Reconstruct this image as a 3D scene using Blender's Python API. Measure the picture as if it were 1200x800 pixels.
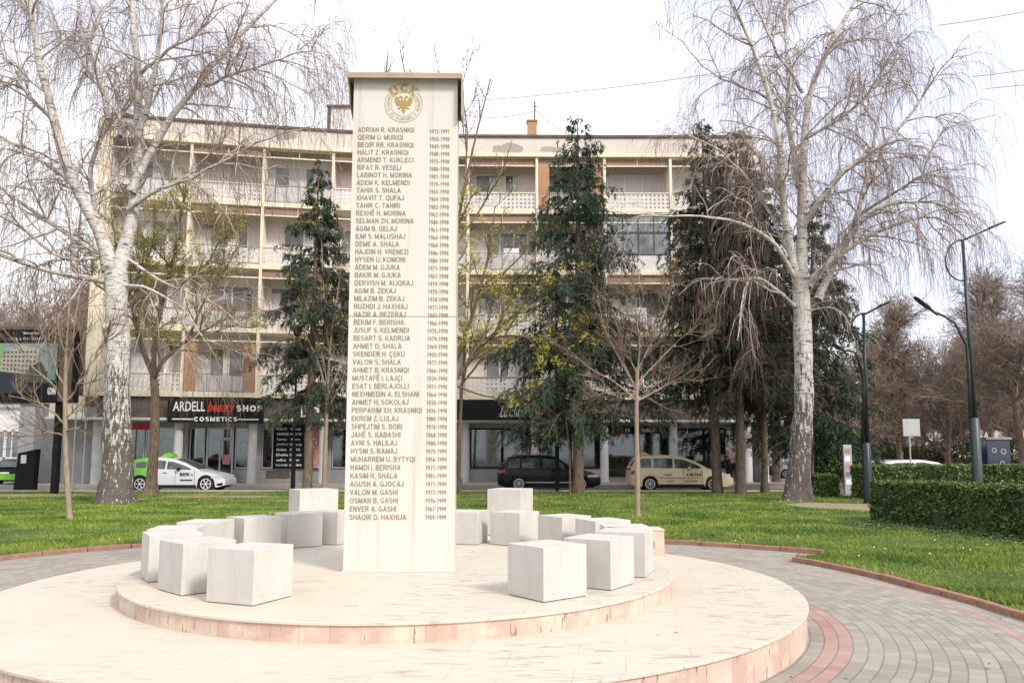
import bpy, bmesh, math, random
import numpy as np
from mathutils import Vector, Matrix, noise as mnoise
from mathutils.geometry import tessellate_polygon
R = math.radians
random.seed(7)
for o in list(bpy.data.objects): bpy.data.objects.remove(o)
scn = bpy.context.scene
col = scn.collection
# ------------------------------------------------------------------ camera
F, PY, HZ = 900.0, 440.0, 535.0
PITCH = math.atan((HZ - PY) / F)
CAM = Vector((0, 0, 1.62))
cd = bpy.data.cameras.new('camera'); cam = bpy.data.objects.new('camera', cd); col.objects.link(cam)
cd.sensor_width = 36; cd.lens = F / 1200 * 36; cd.shift_y = (PY - 400) / 1200
cd.clip_start = 0.05; cd.clip_end = 3000
cam.location = CAM; cam.rotation_euler = (math.pi / 2 + PITCH, 0, 0)
scn.camera = cam
# ------------------------------------------------------------------ sky, sun, exposure
SUN_EL, SUN_AZ = 38, 138      # azimuth clockwise from +Y: behind the camera, to the right
w = bpy.data.worlds.new('World'); scn.world = w; w.use_nodes = True
nt = w.node_tree; nt.nodes.clear()
def N(nt, t, **k):
    n = nt.nodes.new(t)
    for a, b in k.items(): setattr(n, a, b)
    return n
sky = N(nt, 'ShaderNodeTexSky', sky_type='NISHITA', sun_disc=False, sun_elevation=R(SUN_EL), sun_rotation=R(SUN_AZ))
skm = N(nt, 'ShaderNodeVectorMath', operation='SCALE'); skm.inputs['Scale'].default_value = 0.10
nt.links.new(sky.outputs[0], skm.inputs[0])
tc = N(nt, 'ShaderNodeTexCoord'); mp = N(nt, 'ShaderNodeMapping'); mp.inputs['Scale'].default_value = (1, 1, 3.0)
mp.inputs['Location'].default_value = (0.35, 0.1, 0.0)
nt.links.new(tc.outputs['Generated'], mp.inputs[0])
nz = N(nt, 'ShaderNodeTexNoise'); nz.inputs['Scale'].default_value = 1.7; nz.inputs['Detail'].default_value = 5; nz.inputs['Roughness'].default_value = .5
nt.links.new(mp.outputs[0], nz.inputs['Vector'])
cr = N(nt, 'ShaderNodeValToRGB')
cr.color_ramp.elements[0].position = .38; cr.color_ramp.elements[0].color = (.73, .76, .90, 1)
cr.color_ramp.elements[1].position = .52; cr.color_ramp.elements[1].color = (1.0, 1.0, 1.02, 1)
nt.links.new(nz.outputs['Fac'], cr.inputs[0])
mx = N(nt, 'ShaderNodeMix', data_type='RGBA'); mx.inputs['Factor'].default_value = .93
nt.links.new(skm.outputs[0], mx.inputs['A']); nt.links.new(cr.outputs[0], mx.inputs['B'])
bg = N(nt, 'ShaderNodeBackground'); bg.inputs['Strength'].default_value = 0.97
nt.links.new(mx.outputs['Result'], bg.inputs[0])
wo = N(nt, 'ShaderNodeOutputWorld'); nt.links.new(bg.outputs[0], wo.inputs[0])
sl = bpy.data.lights.new('sun', 'SUN'); sl.energy = 2.3; sl.angle = R(11); sl.color = (1, .95, .88)
so = bpy.data.objects.new('sun', sl); col.objects.link(so); so.location = (20, -20, 40)
sd = Vector((math.sin(R(SUN_AZ)) * math.cos(R(SUN_EL)), math.cos(R(SUN_AZ)) * math.cos(R(SUN_EL)), math.sin(R(SUN_EL))))
so.rotation_euler = sd.to_track_quat('Z', 'Y').to_euler()
vs = scn.view_settings; vs.view_transform = 'Standard'; vs.look = 'None'; vs.gamma = 1; vs.exposure = 0.58
vs.use_curve_mapping = False
scn.render.resolution_x = 1024; scn.render.resolution_y = 682

# ------------------------------------------------------------------ picture helpers (world points from the photograph's pixels)
def ray(x, y):
    u = (x - 600) / F; v = (PY - y) / F
    return Vector((u, math.cos(PITCH) - v * math.sin(PITCH), math.sin(PITCH) + v * math.cos(PITCH)))
def at(x, y, Y):
    r = ray(x, y); return CAM + r * (Y / r.y)
def gnd(x, y, z=0.0):
    r = ray(x, y); return CAM + r * ((z - CAM.z) / r.z)

# ------------------------------------------------------------------ materials
def mat(name, c1, c2=None, scale=4, rough=.7, bump=0, metal=0, detail=5, pos=(.35, .65), bscale=None, spec=None, coat=0, stretch=(1, 1, 1), island=0, back=None):
    m = bpy.data.materials.new(name); m.use_nodes = True; t = m.node_tree
    b = t.nodes['Principled BSDF']
    b.inputs['Roughness'].default_value = rough; b.inputs['Metallic'].default_value = metal
    if spec is not None: b.inputs['Specular IOR Level'].default_value = spec
    if coat: b.inputs['Coat Weight'].default_value = coat
    b.inputs['Base Color'].default_value = (*c1, 1)
    if c2 is not None or bump:
        tcn = N(t, 'ShaderNodeTexCoord'); mpn = N(t, 'ShaderNodeMapping'); mpn.inputs['Scale'].default_value = stretch
        t.links.new(tcn.outputs['Object'], mpn.inputs[0])
        n = N(t, 'ShaderNodeTexNoise'); n.inputs['Scale'].default_value = scale; n.inputs['Detail'].default_value = detail; n.inputs['Roughness'].default_value = .62
        t.links.new(mpn.outputs[0], n.inputs['Vector'])
        if c2 is not None:
            r = N(t, 'ShaderNodeValToRGB'); r.color_ramp.elements[0].position = pos[0]; r.color_ramp.elements[1].position = pos[1]
            r.color_ramp.elements[0].color = (*c1, 1); r.color_ramp.elements[1].color = (*c2, 1)
            t.links.new(n.outputs['Fac'], r.inputs[0]); out = r.outputs[0]
            if island:
                g = N(t, 'ShaderNodeNewGeometry'); mr = N(t, 'ShaderNodeMapRange'); mr.inputs['To Min'].default_value = 1 - island; mr.inputs['To Max'].default_value = 1 + island
                t.links.new(g.outputs['Random Per Island'], mr.inputs['Value'])
                vm = N(t, 'ShaderNodeVectorMath', operation='SCALE'); t.links.new(out, vm.inputs[0]); t.links.new(mr.outputs[0], vm.inputs['Scale']); out = vm.outputs[0]
            t.links.new(out, b.inputs['Base Color'])
        if bump:
            n2 = n
            if bscale:
                n2 = N(t, 'ShaderNodeTexNoise'); n2.inputs['Scale'].default_value = bscale; n2.inputs['Detail'].default_value = 6
                t.links.new(mpn.outputs[0], n2.inputs['Vector'])
            bn = N(t, 'ShaderNodeBump'); bn.inputs['Strength'].default_value = bump; bn.inputs['Distance'].default_value = .02
            t.links.new(n2.outputs['Fac'], bn.inputs['Height']); t.links.new(bn.outputs[0], b.inputs['Normal'])
    return m
def expr(t, op, a, b=None, c=None):
    n = N(t, 'ShaderNodeMath', operation=op)
    for i, v in enumerate((a, b, c)):
        if v is None: continue
        if isinstance(v, (int, float)): n.inputs[i].default_value = v
        else: t.links.new(v, n.inputs[i])
    return n.outputs[0]
def mixc(t, f, a, b):
    n = N(t, 'ShaderNodeMix', data_type='RGBA')
    for k, v in (('Factor', f), ('A', a), ('B', b)):
        if isinstance(v, (int, float)): n.inputs[k].default_value = v
        elif isinstance(v, tuple): n.inputs[k].default_value = (*v, 1)
        else: t.links.new(v, n.inputs[k])
    return n.outputs['Result']
def noise(t, vec, scale, detail=5, lo=0, hi=1, rough=.6):
    n = N(t, 'ShaderNodeTexNoise'); n.inputs['Scale'].default_value = scale; n.inputs['Detail'].default_value = detail; n.inputs['Roughness'].default_value = rough
    t.links.new(vec, n.inputs['Vector'])
    m = N(t, 'ShaderNodeMapRange'); m.inputs['From Min'].default_value = lo; m.inputs['From Max'].default_value = hi
    t.links.new(n.outputs['Fac'], m.inputs['Value']); return m.outputs[0]
def base_mat(name, rough=.7):
    m = bpy.data.materials.new(name); m.use_nodes = True; t = m.node_tree; b = t.nodes['Principled BSDF']; b.inputs['Roughness'].default_value = rough
    tcn = N(t, 'ShaderNodeTexCoord'); return m, t, b, tcn.outputs['Object']
def mapping(t, vec, scale=(1, 1, 1), rot=(0, 0, 0)):
    mp = N(t, 'ShaderNodeMapping'); mp.inputs['Scale'].default_value = scale; mp.inputs['Rotation'].default_value = rot; t.links.new(vec, mp.inputs[0]); return mp.outputs[0]
def bumpn(t, b, h, s=.3, d=.01):
    bn = N(t, 'ShaderNodeBump'); bn.inputs['Strength'].default_value = s; bn.inputs['Distance'].default_value = d
    t.links.new(h, bn.inputs['Height']); t.links.new(bn.outputs[0], b.inputs['Normal'])

def mat_slabs():      # travertine-like slabs laid in rows, veined and stained
    m, t, b, v = base_mat('cream_stone_slabs', .55)
    mv = mapping(t, v, (1, 1, 1), (0, 0, R(8)))
    br = N(t, 'ShaderNodeTexBrick', offset=.42); br.inputs['Scale'].default_value = 1
    br.inputs['Brick Width'].default_value = .78; br.inputs['Row Height'].default_value = .36; br.inputs['Mortar Size'].default_value = .0045; br.inputs['Mortar Smooth'].default_value = .3
    br.inputs['Color1'].default_value = (.575, .53, .435, 1); br.inputs['Color2'].default_value = (.60, .515, .42, 1); br.inputs['Mortar'].default_value = (.44, .36, .28, 1)
    t.links.new(mv, br.inputs['Vector'])
    c = mixc(t, expr(t, 'MULTIPLY', noise(t, v, 1.2, 4, .4, .65), .55), br.outputs['Color'], (.585, .545, .46))
    veins = noise(t, mapping(t, v, (1.6, 9, 9), (0, 0, R(8))), 2.2, 8, .54, .60, .7)
    area = noise(t, v, .8, 3, .45, .60)
    c = mixc(t, expr(t, 'MULTIPLY', expr(t, 'MULTIPLY', veins, area), .8), c, (.30, .24, .22))
    c = mixc(t, expr(t, 'MULTIPLY', noise(t, v, 60, 3, .58, .66), .25), c, (.42, .34, .28))
    t.links.new(c, b.inputs['Base Color'])
    bumpn(t, b, noise(t, v, 40, 6), .12, .004)
    return m
def mat_riser(cx):    # pink cladding pieces round the step
    m, t, b, v = base_mat('pink_stone_cladding', .6)
    s = N(t, 'ShaderNodeSeparateXYZ'); t.links.new(v, s.inputs[0])
    ang = expr(t, 'ARCTAN2', s.outputs['Y'], s.outputs['X'])
    k = expr(t, 'MULTIPLY', ang, cx)
    idn = expr(t, 'FLOOR', k); fr = expr(t, 'FRACT', k)
    wn = N(t, 'ShaderNodeTexWhiteNoise', noise_dimensions='1D'); t.links.new(idn, wn.inputs['W'])
    c = mixc(t, wn.outputs['Value'], (.50, .34, .28), (.58, .46, .385))
    c = mixc(t, expr(t, 'MULTIPLY', noise(t, v, 5, 6, .45, .62), .5), c, (.80, .62, .50))
    ed = expr(t, 'LESS_THAN', fr, .018)
    c = mixc(t, expr(t, 'MULTIPLY', ed, .75), c, (.33, .22, .17))
    crack = noise(t, mapping(t, v, (3, 3, .8)), 6, 8, .60, .63, .7)
    c = mixc(t, expr(t, 'MULTIPLY', crack, .85), c, (.20, .14, .10))
    drip = noise(t, mapping(t, v, (9, 9, .4)), 2, 3, .58, .68)
    c = mixc(t, expr(t, 'MULTIPLY', drip, .35), c, (.42, .33, .20))
    t.links.new(c, b.inputs['Base Color']); bumpn(t, b, noise(t, v, 30, 6), .15, .004)
    return m
def mat_pavers():     # concentric grey block paving with two red bands; object origin is the platform's centre
    m, t, b, v = base_mat('block_paving', .85)
    s = N(t, 'ShaderNodeSeparateXYZ'); t.links.new(v, s.inputs[0])
    x, y = s.outputs['X'], s.outputs['Y']
    r = expr(t, 'SQRT', expr(t, 'ADD', expr(t, 'MULTIPLY', x, x), expr(t, 'MULTIPLY', y, y)))
    ang = expr(t, 'ARCTAN2', y, x)
    rk = expr(t, 'DIVIDE', r, .117); ri = expr(t, 'FLOOR', rk); rf = expr(t, 'FRACT', rk)
    ak = expr(t, 'ADD', expr(t, 'MULTIPLY', ang, 32.0), expr(t, 'MULTIPLY', ri, .37)); ai = expr(t, 'FLOOR', ak); af = expr(t, 'FRACT', ak)
    cb = N(t, 'ShaderNodeCombineXYZ'); t.links.new(ri, cb.inputs[0]); t.links.new(ai, cb.inputs[1])
    wn = N(t, 'ShaderNodeTexWhiteNoise', noise_dimensions='2D'); t.links.new(cb.outputs[0], wn.inputs['Vector'])
    grey = mixc(t, wn.outputs['Value'], (.26, .23, .19), (.35, .315, .27))
    red = mixc(t, wn.outputs['Value'], (.33, .20, .165), (.41, .265, .22))
    def band(a, c_): return expr(t, 'MULTIPLY', expr(t, 'GREATER_THAN', ri, a - .5), expr(t, 'LESS_THAN', ri, c_ + .5))
    c = mixc(t, band(36, 37), grey, red); c = mixc(t, expr(t, 'MULTIPLY', band(50, 50), .8), c, red)
    j = expr(t, 'MAXIMUM', expr(t, 'LESS_THAN', rf, .10), expr(t, 'MULTIPLY', expr(t, 'LESS_THAN', af, .045), .8))
    c = mixc(t, expr(t, 'MULTIPLY', j, .72), c, (.13, .115, .095))
    c = mixc(t, expr(t, 'MULTIPLY', noise(t, v, .9, 5, .45, .75), .35), c, (.42, .38, .33))
    c = mixc(t, expr(t, 'MULTIPLY', noise(t, v, 2.3, 6, .60, .72), .35), c, (.20, .18, .15))
    sc = noise(t, mapping(t, v, (1, 3, 1)), 1.6, 5, .70, .74)
    c = mixc(t, expr(t, 'MULTIPLY', sc, .6), c, (.75, .72, .68))
    t.links.new(c, b.inputs['Base Color'])
    h = expr(t, 'SUBTRACT', noise(t, v, 60, 3), expr(t, 'MULTIPLY', j, 1.5)); bumpn(t, b, h, .5, .004)
    return m
def mat_birch(name, dark):
    m, t, b, v = base_mat(name, .8)
    s = N(t, 'ShaderNodeSeparateXYZ'); t.links.new(v, s.inputs[0])
    c = mixc(t, noise(t, v, 3, 5, .35, .65), (.72, .68, .63), (.52, .46, .42))
    l = noise(t, mapping(t, v, (.8, .8, 7)), 3.2, 6, .555, .60)
    c = mixc(t, expr(t, 'MULTIPLY', l, .9), c, (.055, .045, .04))
    lo = N(t, 'ShaderNodeMapRange'); lo.inputs['From Min'].default_value = 7.5; lo.inputs['From Max'].default_value = .5; t.links.new(s.outputs['Z'], lo.inputs['Value'])
    k = noise(t, mapping(t, v, (5.5, 5.5, 1.1)), 2.4, 8, 0, 1, .68)
    f = expr(t, 'GREATER_THAN', expr(t, 'ADD', k, expr(t, 'MULTIPLY', lo.outputs[0], dark)), .64)
    c = mixc(t, expr(t, 'MULTIPLY', f, .93), c, (.085, .065, .05))
    t.links.new(c, b.inputs['Base Color']); bumpn(t, b, k, .8, .05)
    return m
def mat_lawn():
    m, t, b, v = base_mat('lawn_turf', .95)
    c = mixc(t, noise(t, v, .5, 5, .35, .65), (.07, .12, .012), (.14, .19, .03))
    c = mixc(t, noise(t, v, 9, 6, .4, .7), c, (.035, .065, .012))
    s = N(t, 'ShaderNodeSeparateXYZ'); t.links.new(v, s.inputs[0])
    far = N(t, 'ShaderNodeMapRange'); far.inputs['From Min'].default_value = 21; far.inputs['From Max'].default_value = 36; t.links.new(s.outputs['Y'], far.inputs['Value'])
    dirt = noise(t, mapping(t, v, (.35, 1.3, 1)), 1.1, 6, .52, .64)
    c = mixc(t, expr(t, 'MULTIPLY', dirt, far.outputs[0]), c, (.30, .22, .13))
    t.links.new(c, b.inputs['Base Color']); bumpn(t, b, noise(t, v, 30, 6), .9, .05)
    return m
def mat_plate():       # the pillar's polished stone face, warm streaks
    m, t, b, v = base_mat('cream_polished_stone', .35)
    c = mixc(t, noise(t, mapping(t, v, (2.2, 1, .25)), 1.0, 4, .4, .65), (.62, .605, .53), (.64, .595, .545))
    c = mixc(t, expr(t, 'MULTIPLY', noise(t, mapping(t, v, (11, 1, .35)), 1.0, 5, .52, .68), .55), c, (.52, .43, .36))
    t.links.new(c, b.inputs['Base Color']); return m
def mat_cube():
    m, t, b, v = base_mat('white_cast_stone', .75)
    c = mixc(t, noise(t, v, 3, 5, .35, .7), (.57, .545, .50), (.50, .475, .43))
    g = noise(t, mapping(t, v, (16, 16, 1.5)), 1.2, 5, .48, .68)
    c = mixc(t, expr(t, 'MULTIPLY', g, .30), c, (.40, .35, .31))
    p = noise(t, v, 42, 3, .63, .66)
    c = mixc(t, expr(t, 'MULTIPLY', p, .3), c, (.3, .27, .24))
    t.links.new(c, b.inputs['Base Color']); bumpn(t, b, noise(t, v, 40, 6), .12, .004)
    return m

M = {}
M['slabs'] = mat_slabs(); M['riser_in'] = mat_riser(12.2); M['riser_out'] = mat_riser(14); M['pavers'] = mat_pavers(); M['lawn'] = mat_lawn()
M['plate'] = mat_plate(); M['cube'] = mat_cube()
M['birch'] = mat_birch('birch_bark', .24)
M['gold'] = mat('gold_lettering', (.42, .28, .07), (.36, .24, .08), 8, .45, metal=.25)
M['engrave'] = mat('engraved_lettering', (.22, .18, .13), (.29, .235, .16), 3, .7)
M['engrave_top'] = mat('gold_engraving', (.40, .29, .13), (.45, .34, .17), 6, .6)
M['hood'] = mat('bronze_sheet', (.46, .36, .26), (.38, .29, .21), 5, .5, metal=.2)
M['kerb'] = mat('red_brown_kerb', (.26, .13, .085), (.34, .19, .13), 6, .85, .4, bscale=30)
M['kerbg'] = mat('grey_kerb', (.42, .38, .33), (.5, .45, .39), 6, .85, .3, bscale=30)
M['asphalt'] = mat('asphalt', (.15, .14, .13), (.22, .205, .19), 1.3, .9, .3, bscale=60)
M['pave'] = mat('pavement', (.36, .31, .26), (.45, .39, .33), 1.5, .9, .2, bscale=40)
M['earth'] = mat('bare_ground', (.11, .10, .06), (.16, .15, .08), .4, .95)
M['soil'] = mat('worn_soil', (.26, .19, .12), (.34, .26, .17), 2, .95, .4, bscale=20)
M['bark'] = mat('brown_bark', (.09, .065, .045), (.25, .18, .125), 6, .95, .8, stretch=(3, 3, .6), bscale=9)
M['bark_red'] = mat('red_brown_bark', (.06, .045, .034), (.17, .12, .085), 6, .95, .8, stretch=(3, 3, .6), bscale=9)
M['bark_pale'] = mat('pale_bark', (.24, .18, .13), (.36, .28, .21), 6, .9, .4, stretch=(3, 3, .6), bscale=9)
M['twig'] = mat('birch_twig', (.17, .105, .085), (.26, .17, .14), 1, .8)
M['branch'] = mat('birch_branch', (.30, .24, .20), (.62, .55, .50), 3, .8)
M['twig_b'] = mat('brown_twig', (.16, .105, .075), (.24, .165, .115), 1, .8)
M['twig_far'] = mat('far_twig', (.19, .14, .105), (.29, .22, .165), .5, .85)
M['needle'] = mat('spruce_needles', (.014, .046, .024), (.045, .088, .038), 1.2, .75, island=.45)
M['needle_b'] = mat('browned_needles', (.09, .045, .028), (.15, .085, .05), 1.2, .85, island=.4)
M['needle_o'] = mat('olive_needles', (.05, .055, .022), (.08, .075, .035), 1.2, .8, island=.4)
M['bud'] = mat('yellow_green_buds', (.38, .38, .03), (.52, .48, .06), 2, .7, island=.35)
M['bud_y'] = mat('yellow_catkins', (.33, .29, .06), (.42, .37, .09), 2, .7, island=.35)
M['bud_g'] = mat('olive_green_buds', (.20, .18, .045), (.28, .24, .07), 2, .7, island=.35)
M['hedge'] = mat('hedge_leaves', (.045, .085, .016), (.12, .17, .035), 2.5, .6, island=.5)
M['hedge_y'] = mat('bright_hedge_leaves', (.08, .12, .03), (.16, .21, .06), 2.5, .5, island=.5)
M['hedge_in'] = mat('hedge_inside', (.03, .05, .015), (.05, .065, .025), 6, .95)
M['grass'] = mat('grass_blades', (.065, .14, .010), (.25, .31, .04), .7, .7, island=.4, pos=(.38, .62))
M['ivy'] = mat('ground_cover_leaves', (.06, .12, .035), (.11, .17, .06), 2, .6, island=.4)
M['daisy'] = mat('white_petals', (.8, .8, .72))
M['wall'] = mat('pale_render', (.82, .73, .67), (.86, .79, .74), .8, .9, .15, bscale=12)
M['wallp'] = mat('pink_render', (.80, .67, .62), (.85, .75, .70), .7, .9, .15, bscale=12)
M['fascia'] = mat('stained_fascia', (.66, .56, .49), (.72, .64, .58), .5, .9)
M['yellow'] = mat('cream_yellow_paint', (.76, .66, .47), (.82, .74, .58), 1.2, .8)
M['roofm'] = mat('dark_roof_edge', (.10, .075, .06), (.16, .12, .10), 2, .8)
M['white'] = mat('white_paint', (.80, .78, .75), (.74, .71, .67), 2, .7)
M['panel'] = mat('white_screen_block', (.72, .68, .64), (.62, .57, .53), 2, .85)
M['col'] = mat('grey_white_column', (.50, .48, .47), (.58, .56, .55), 1.5, .8)
M['shopwall'] = mat('grey_shop_wall', (.30, .30, .31), (.37, .37, .38), 1.5, .8)
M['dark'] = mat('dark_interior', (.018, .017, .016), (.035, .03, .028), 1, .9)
M['black'] = mat('black_board', (.008, .008, .009), (.013, .013, .013), 3, .6, spec=.2)
M['rail'] = mat('painted_railing', (.28, .22, .19), (.38, .32, .28), 3, .6)
M['frost'] = mat('milky_panel', (.55, .52, .50), (.48, .45, .43), 1, .4)
M['brownp'] = mat('brown_panel', (.38, .20, .10), (.45, .26, .14), 2, .7)
M['curtain'] = mat('net_curtain', (.72, .70, .70), (.55, .53, .53), 5, .9, stretch=(3, 3, .2))
M['glass'] = mat('window_glass', (.10, .105, .11), (.30, .31, .32), 1.2, .08, spec=.7)
def mat_shopglass():
    m = bpy.data.materials.new('shop_glass'); m.use_nodes = True; t = m.node_tree; t.nodes.clear()
    g = N(t, 'ShaderNodeBsdfGlossy'); g.inputs['Roughness'].default_value = .05; g.inputs['Color'].default_value = (.8, .85, .85, 1)
    tr = N(t, 'ShaderNodeBsdfTransparent'); tr.inputs[0].default_value = (.75, .78, .76, 1)
    fr = N(t, 'ShaderNodeFresnel'); fr.inputs['IOR'].default_value = 1.55
    f2 = expr(t, 'ADD', fr.outputs[0], .06)
    mi = N(t, 'ShaderNodeMixShader'); t.links.new(f2, mi.inputs[0]); t.links.new(tr.outputs[0], mi.inputs[1]); t.links.new(g.outputs[0], mi.inputs[2])
    o = N(t, 'ShaderNodeOutputMaterial'); t.links.new(mi.outputs[0], o.inputs[0]); return m
M['shopglass'] = mat_shopglass()
M['shutter'] = mat('white_shutter', (.66, .63, .60), (.6, .57, .54), 2, .6)
M['awning'] = mat('brown_awning', (.26, .17, .115), (.34, .24, .17), 1, .9)
M['awning_g'] = mat('green_awning', (.03, .12, .07), (.05, .15, .09), 1, .9)
M['letter'] = mat('white_letters', (.85, .85, .83))
M['redl'] = mat('red_letters', (.65, .02, .02))
M['poledark'] = mat('dark_green_metal', (.014, .02, .022), (.022, .03, .032), 4, .4, metal=.3)
M['poleblk'] = mat('black_metal', (.008, .008, .009), (.014, .014, .014), 4, .6, spec=.2)
M['poleblue'] = mat('blue_grey_metal', (.045, .055, .06), (.06, .07, .075), 4, .45, metal=.3)
M['alu'] = mat('grey_aluminium', (.42, .43, .44), (.5, .5, .5), 3, .45, metal=.3)
M['tyre'] = mat('tyre', (.014, .014, .014), None, rough=.85)
M['rim'] = mat('rim_silver', (.55, .55, .56), None, rough=.3, metal=.7)
M['rimw'] = mat('rim_white', (.72, .72, .72), None, rough=.4)
M['arch'] = mat('wheel_arch_black', (.01, .01, .01), None, rough=.9)
M['carglass'] = mat('car_glass', (.025, .035, .035), (.10, .14, .135), 2.2, .06, spec=.8)
M['cblack'] = mat('black_car_paint', (.004, .004, .005), None, rough=.28, coat=.12, spec=.25)
M['cwhite'] = mat('white_car_paint', (.70, .71, .72), None, rough=.3, coat=.6)
M['cgreen'] = mat('green_car_paint', (.17, .52, .025), None, rough=.35, coat=.6)
M['ctaxi'] = mat('cream_car_paint', (.76, .62, .40), None, rough=.35, coat=.6)
M['cred'] = mat('red_car_paint', (.25, .02, .02), None, rough=.3, coat=.6)
M['csilver'] = mat('silver_car_paint', (.45, .46, .48), None, rough=.3, metal=.5, coat=.6)
M['cblue'] = mat('dark_blue_car_paint', (.02, .03, .07), None, rough=.3, coat=.6)
M['lampglass'] = mat('headlight_glass', (.55, .58, .6), None, rough=.1)
M['redlamp'] = mat('tail_light_red', (.5, .02, .02), None, rough=.2)
M['orange'] = mat('orange_beacon', (.75, .25, .02), None, rough=.4)
M['skin'] = mat('skin', (.50, .30, .21), None, rough=.6)
M['hair_g'] = mat('grey_hair', (.35, .32, .29), None, rough=.9)
M['hair_d'] = mat('dark_hair', (.05, .025, .015), None, rough=.9)
M['beige'] = mat('beige_cloth', (.55, .48, .40), (.48, .42, .35), 6, .9)
M['navy'] = mat('dark_cloth', (.02, .02, .025), (.03, .03, .035), 6, .9)
M['redbin'] = mat('red_plastic', (.50, .05, .03), None, rough=.5)
M['wire'] = mat('cable', (.06, .05, .05), None, rough=.7)

# ------------------------------------------------------------------ objects
def tag(o, label=None, cat=None, group=None, kind=None):
    if label: o['label'] = label
    if cat: o['category'] = cat
    if group: o['group'] = group
    if kind: o['kind'] = kind
    return o
def empty(name, loc, label, cat, group=None, rz=0):
    o = bpy.data.objects.new(name, None); col.objects.link(o); o.location = loc; o.rotation_euler = (0, 0, rz)
    o.empty_display_size = .2
    return tag(o, label, cat, group)
def copy_tree(o, parent=None):
    kids = [c for c in list(o.children)]
    c = o.copy(); col.objects.link(c); c.parent = parent
    for k in kids: copy_tree(k, c)
    return c
class MB:
    def __init__(s, xf=None): s.v = []; s.f = []; s.m = []; s.xf = xf; s.k = 0
    def pts(s, P):
        i = len(s.v)
        for p in P:
            p = Vector(p)
            if s.xf is not None: p = s.xf @ p
            s.v.append(tuple(p))
        return i
    def face(s, idx): s.f.append(tuple(idx)); s.m.append(s.k)
    def box(s, a, b, rz=0, c=None):
        x0, y0, z0 = a; x1, y1, z1 = b
        P = [(x0, y0, z0), (x1, y0, z0), (x1, y1, z0), (x0, y1, z0), (x0, y0, z1), (x1, y0, z1), (x1, y1, z1), (x0, y1, z1)]
        if rz:
            cx, cy = c or ((x0 + x1) / 2, (y0 + y1) / 2); q = Matrix.Rotation(rz, 3, 'Z')
            P = [q @ Vector((p[0] - cx, p[1] - cy, p[2])) + Vector((cx, cy, 0)) for p in P]
        i = s.pts(P)
        for q in ((0, 3, 2, 1), (4, 5, 6, 7), (0, 1, 5, 4), (1, 2, 6, 5), (2, 3, 7, 6), (3, 0, 4, 7)): s.face([i + j for j in q])
        return s
    def tube(s, P, r, n=8, cap=True):
        P = [Vector(p) for p in P]; rr = r if isinstance(r, (list, tuple)) else [r] * len(P)
        rings = []
        for j, p in enumerate(P):
            t = (P[min(j + 1, len(P) - 1)] - P[max(j - 1, 0)]).normalized()
            a = t.cross(Vector((.31, .95, .05)) if abs(t.z) > .9 else Vector((0, 0, 1))).normalized(); b = t.cross(a)
            rings.append(s.pts([p + (a * math.cos(2 * math.pi * k / n) + b * math.sin(2 * math.pi * k / n)) * rr[j] for k in range(n)]))
        for j in range(len(P) - 1):
            for k in range(n):
                k2 = (k + 1) % n; s.face((rings[j] + k, rings[j] + k2, rings[j + 1] + k2, rings[j + 1] + k))
        if cap: s.face([rings[0] + k for k in range(n)][::-1]); s.face([rings[-1] + k for k in range(n)])
        return s
    def lathe(s, prof, c=(0, 0, 0), n=24, axis='Z'):
        rings = []
        for (r, z) in prof:
            P = []
            for k in range(n):
                a = 2 * math.pi * k / n; x, y = r * math.cos(a), r * math.sin(a)
                P.append((c[0] + x, c[1] + y, c[2] + z) if axis == 'Z' else (c[0] + x, c[1] + z, c[2] + y))
            rings.append(s.pts(P))
        for j in range(len(prof) - 1):
            for k in range(n):
                k2 = (k + 1) % n; s.face((rings[j] + k, rings[j] + k2, rings[j + 1] + k2, rings[j + 1] + k))
        return s
    def grid(s, fn, nu, nv):
        i = s.pts([fn(a / nu, b / nv) for a in range(nu + 1) for b in range(nv + 1)])
        for a in range(nu):
            for b in range(nv):
                q = i + a * (nv + 1) + b; s.face((q, q + 1, q + nv + 2, q + nv + 1))
        return s
    def poly(s, P, ext=None):      # filled outline, optionally extruded by the vector ext
        P = [Vector(p) for p in P]; tri = tessellate_polygon([P]); i = s.pts(P)
        for t_ in tri: s.face([i + q for q in t_])
        if ext is not None:
            j = s.pts([p + Vector(ext) for p in P])
            for t_ in tri: s.face([j + q for q in reversed(t_)])
            n = len(P)
            for k in range(n): s.face((i + k, i + (k + 1) % n, j + (k + 1) % n, j + k))
        return s
    def build(s, name, m, parent=None, smooth=False, bevel=0, loc=None, fix=True):
        me = bpy.data.meshes.new(name); me.from_pydata(s.v, [], s.f)
        ms = m if isinstance(m, (list, tuple)) else [m]
        for q in ms: me.materials.append(q)
        if len(ms) > 1: me.polygons.foreach_set('material_index', s.m)
        if fix:
            bm = bmesh.new(); bm.from_mesh(me); bmesh.ops.recalc_face_normals(bm, faces=bm.faces); bm.to_mesh(me); bm.free()
        if smooth: me.polygons.foreach_set('use_smooth', [True] * len(me.polygons))
        me.update()
        o = bpy.data.objects.new(name, me); col.objects.link(o); o.parent = parent
        if loc is not None: o.location = loc
        if bevel:
            b = o.modifiers.new('bevel', 'BEVEL'); b.width = bevel; b.segments = 2; b.limit_method = 'ANGLE'
        return o
_dg = None
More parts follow.
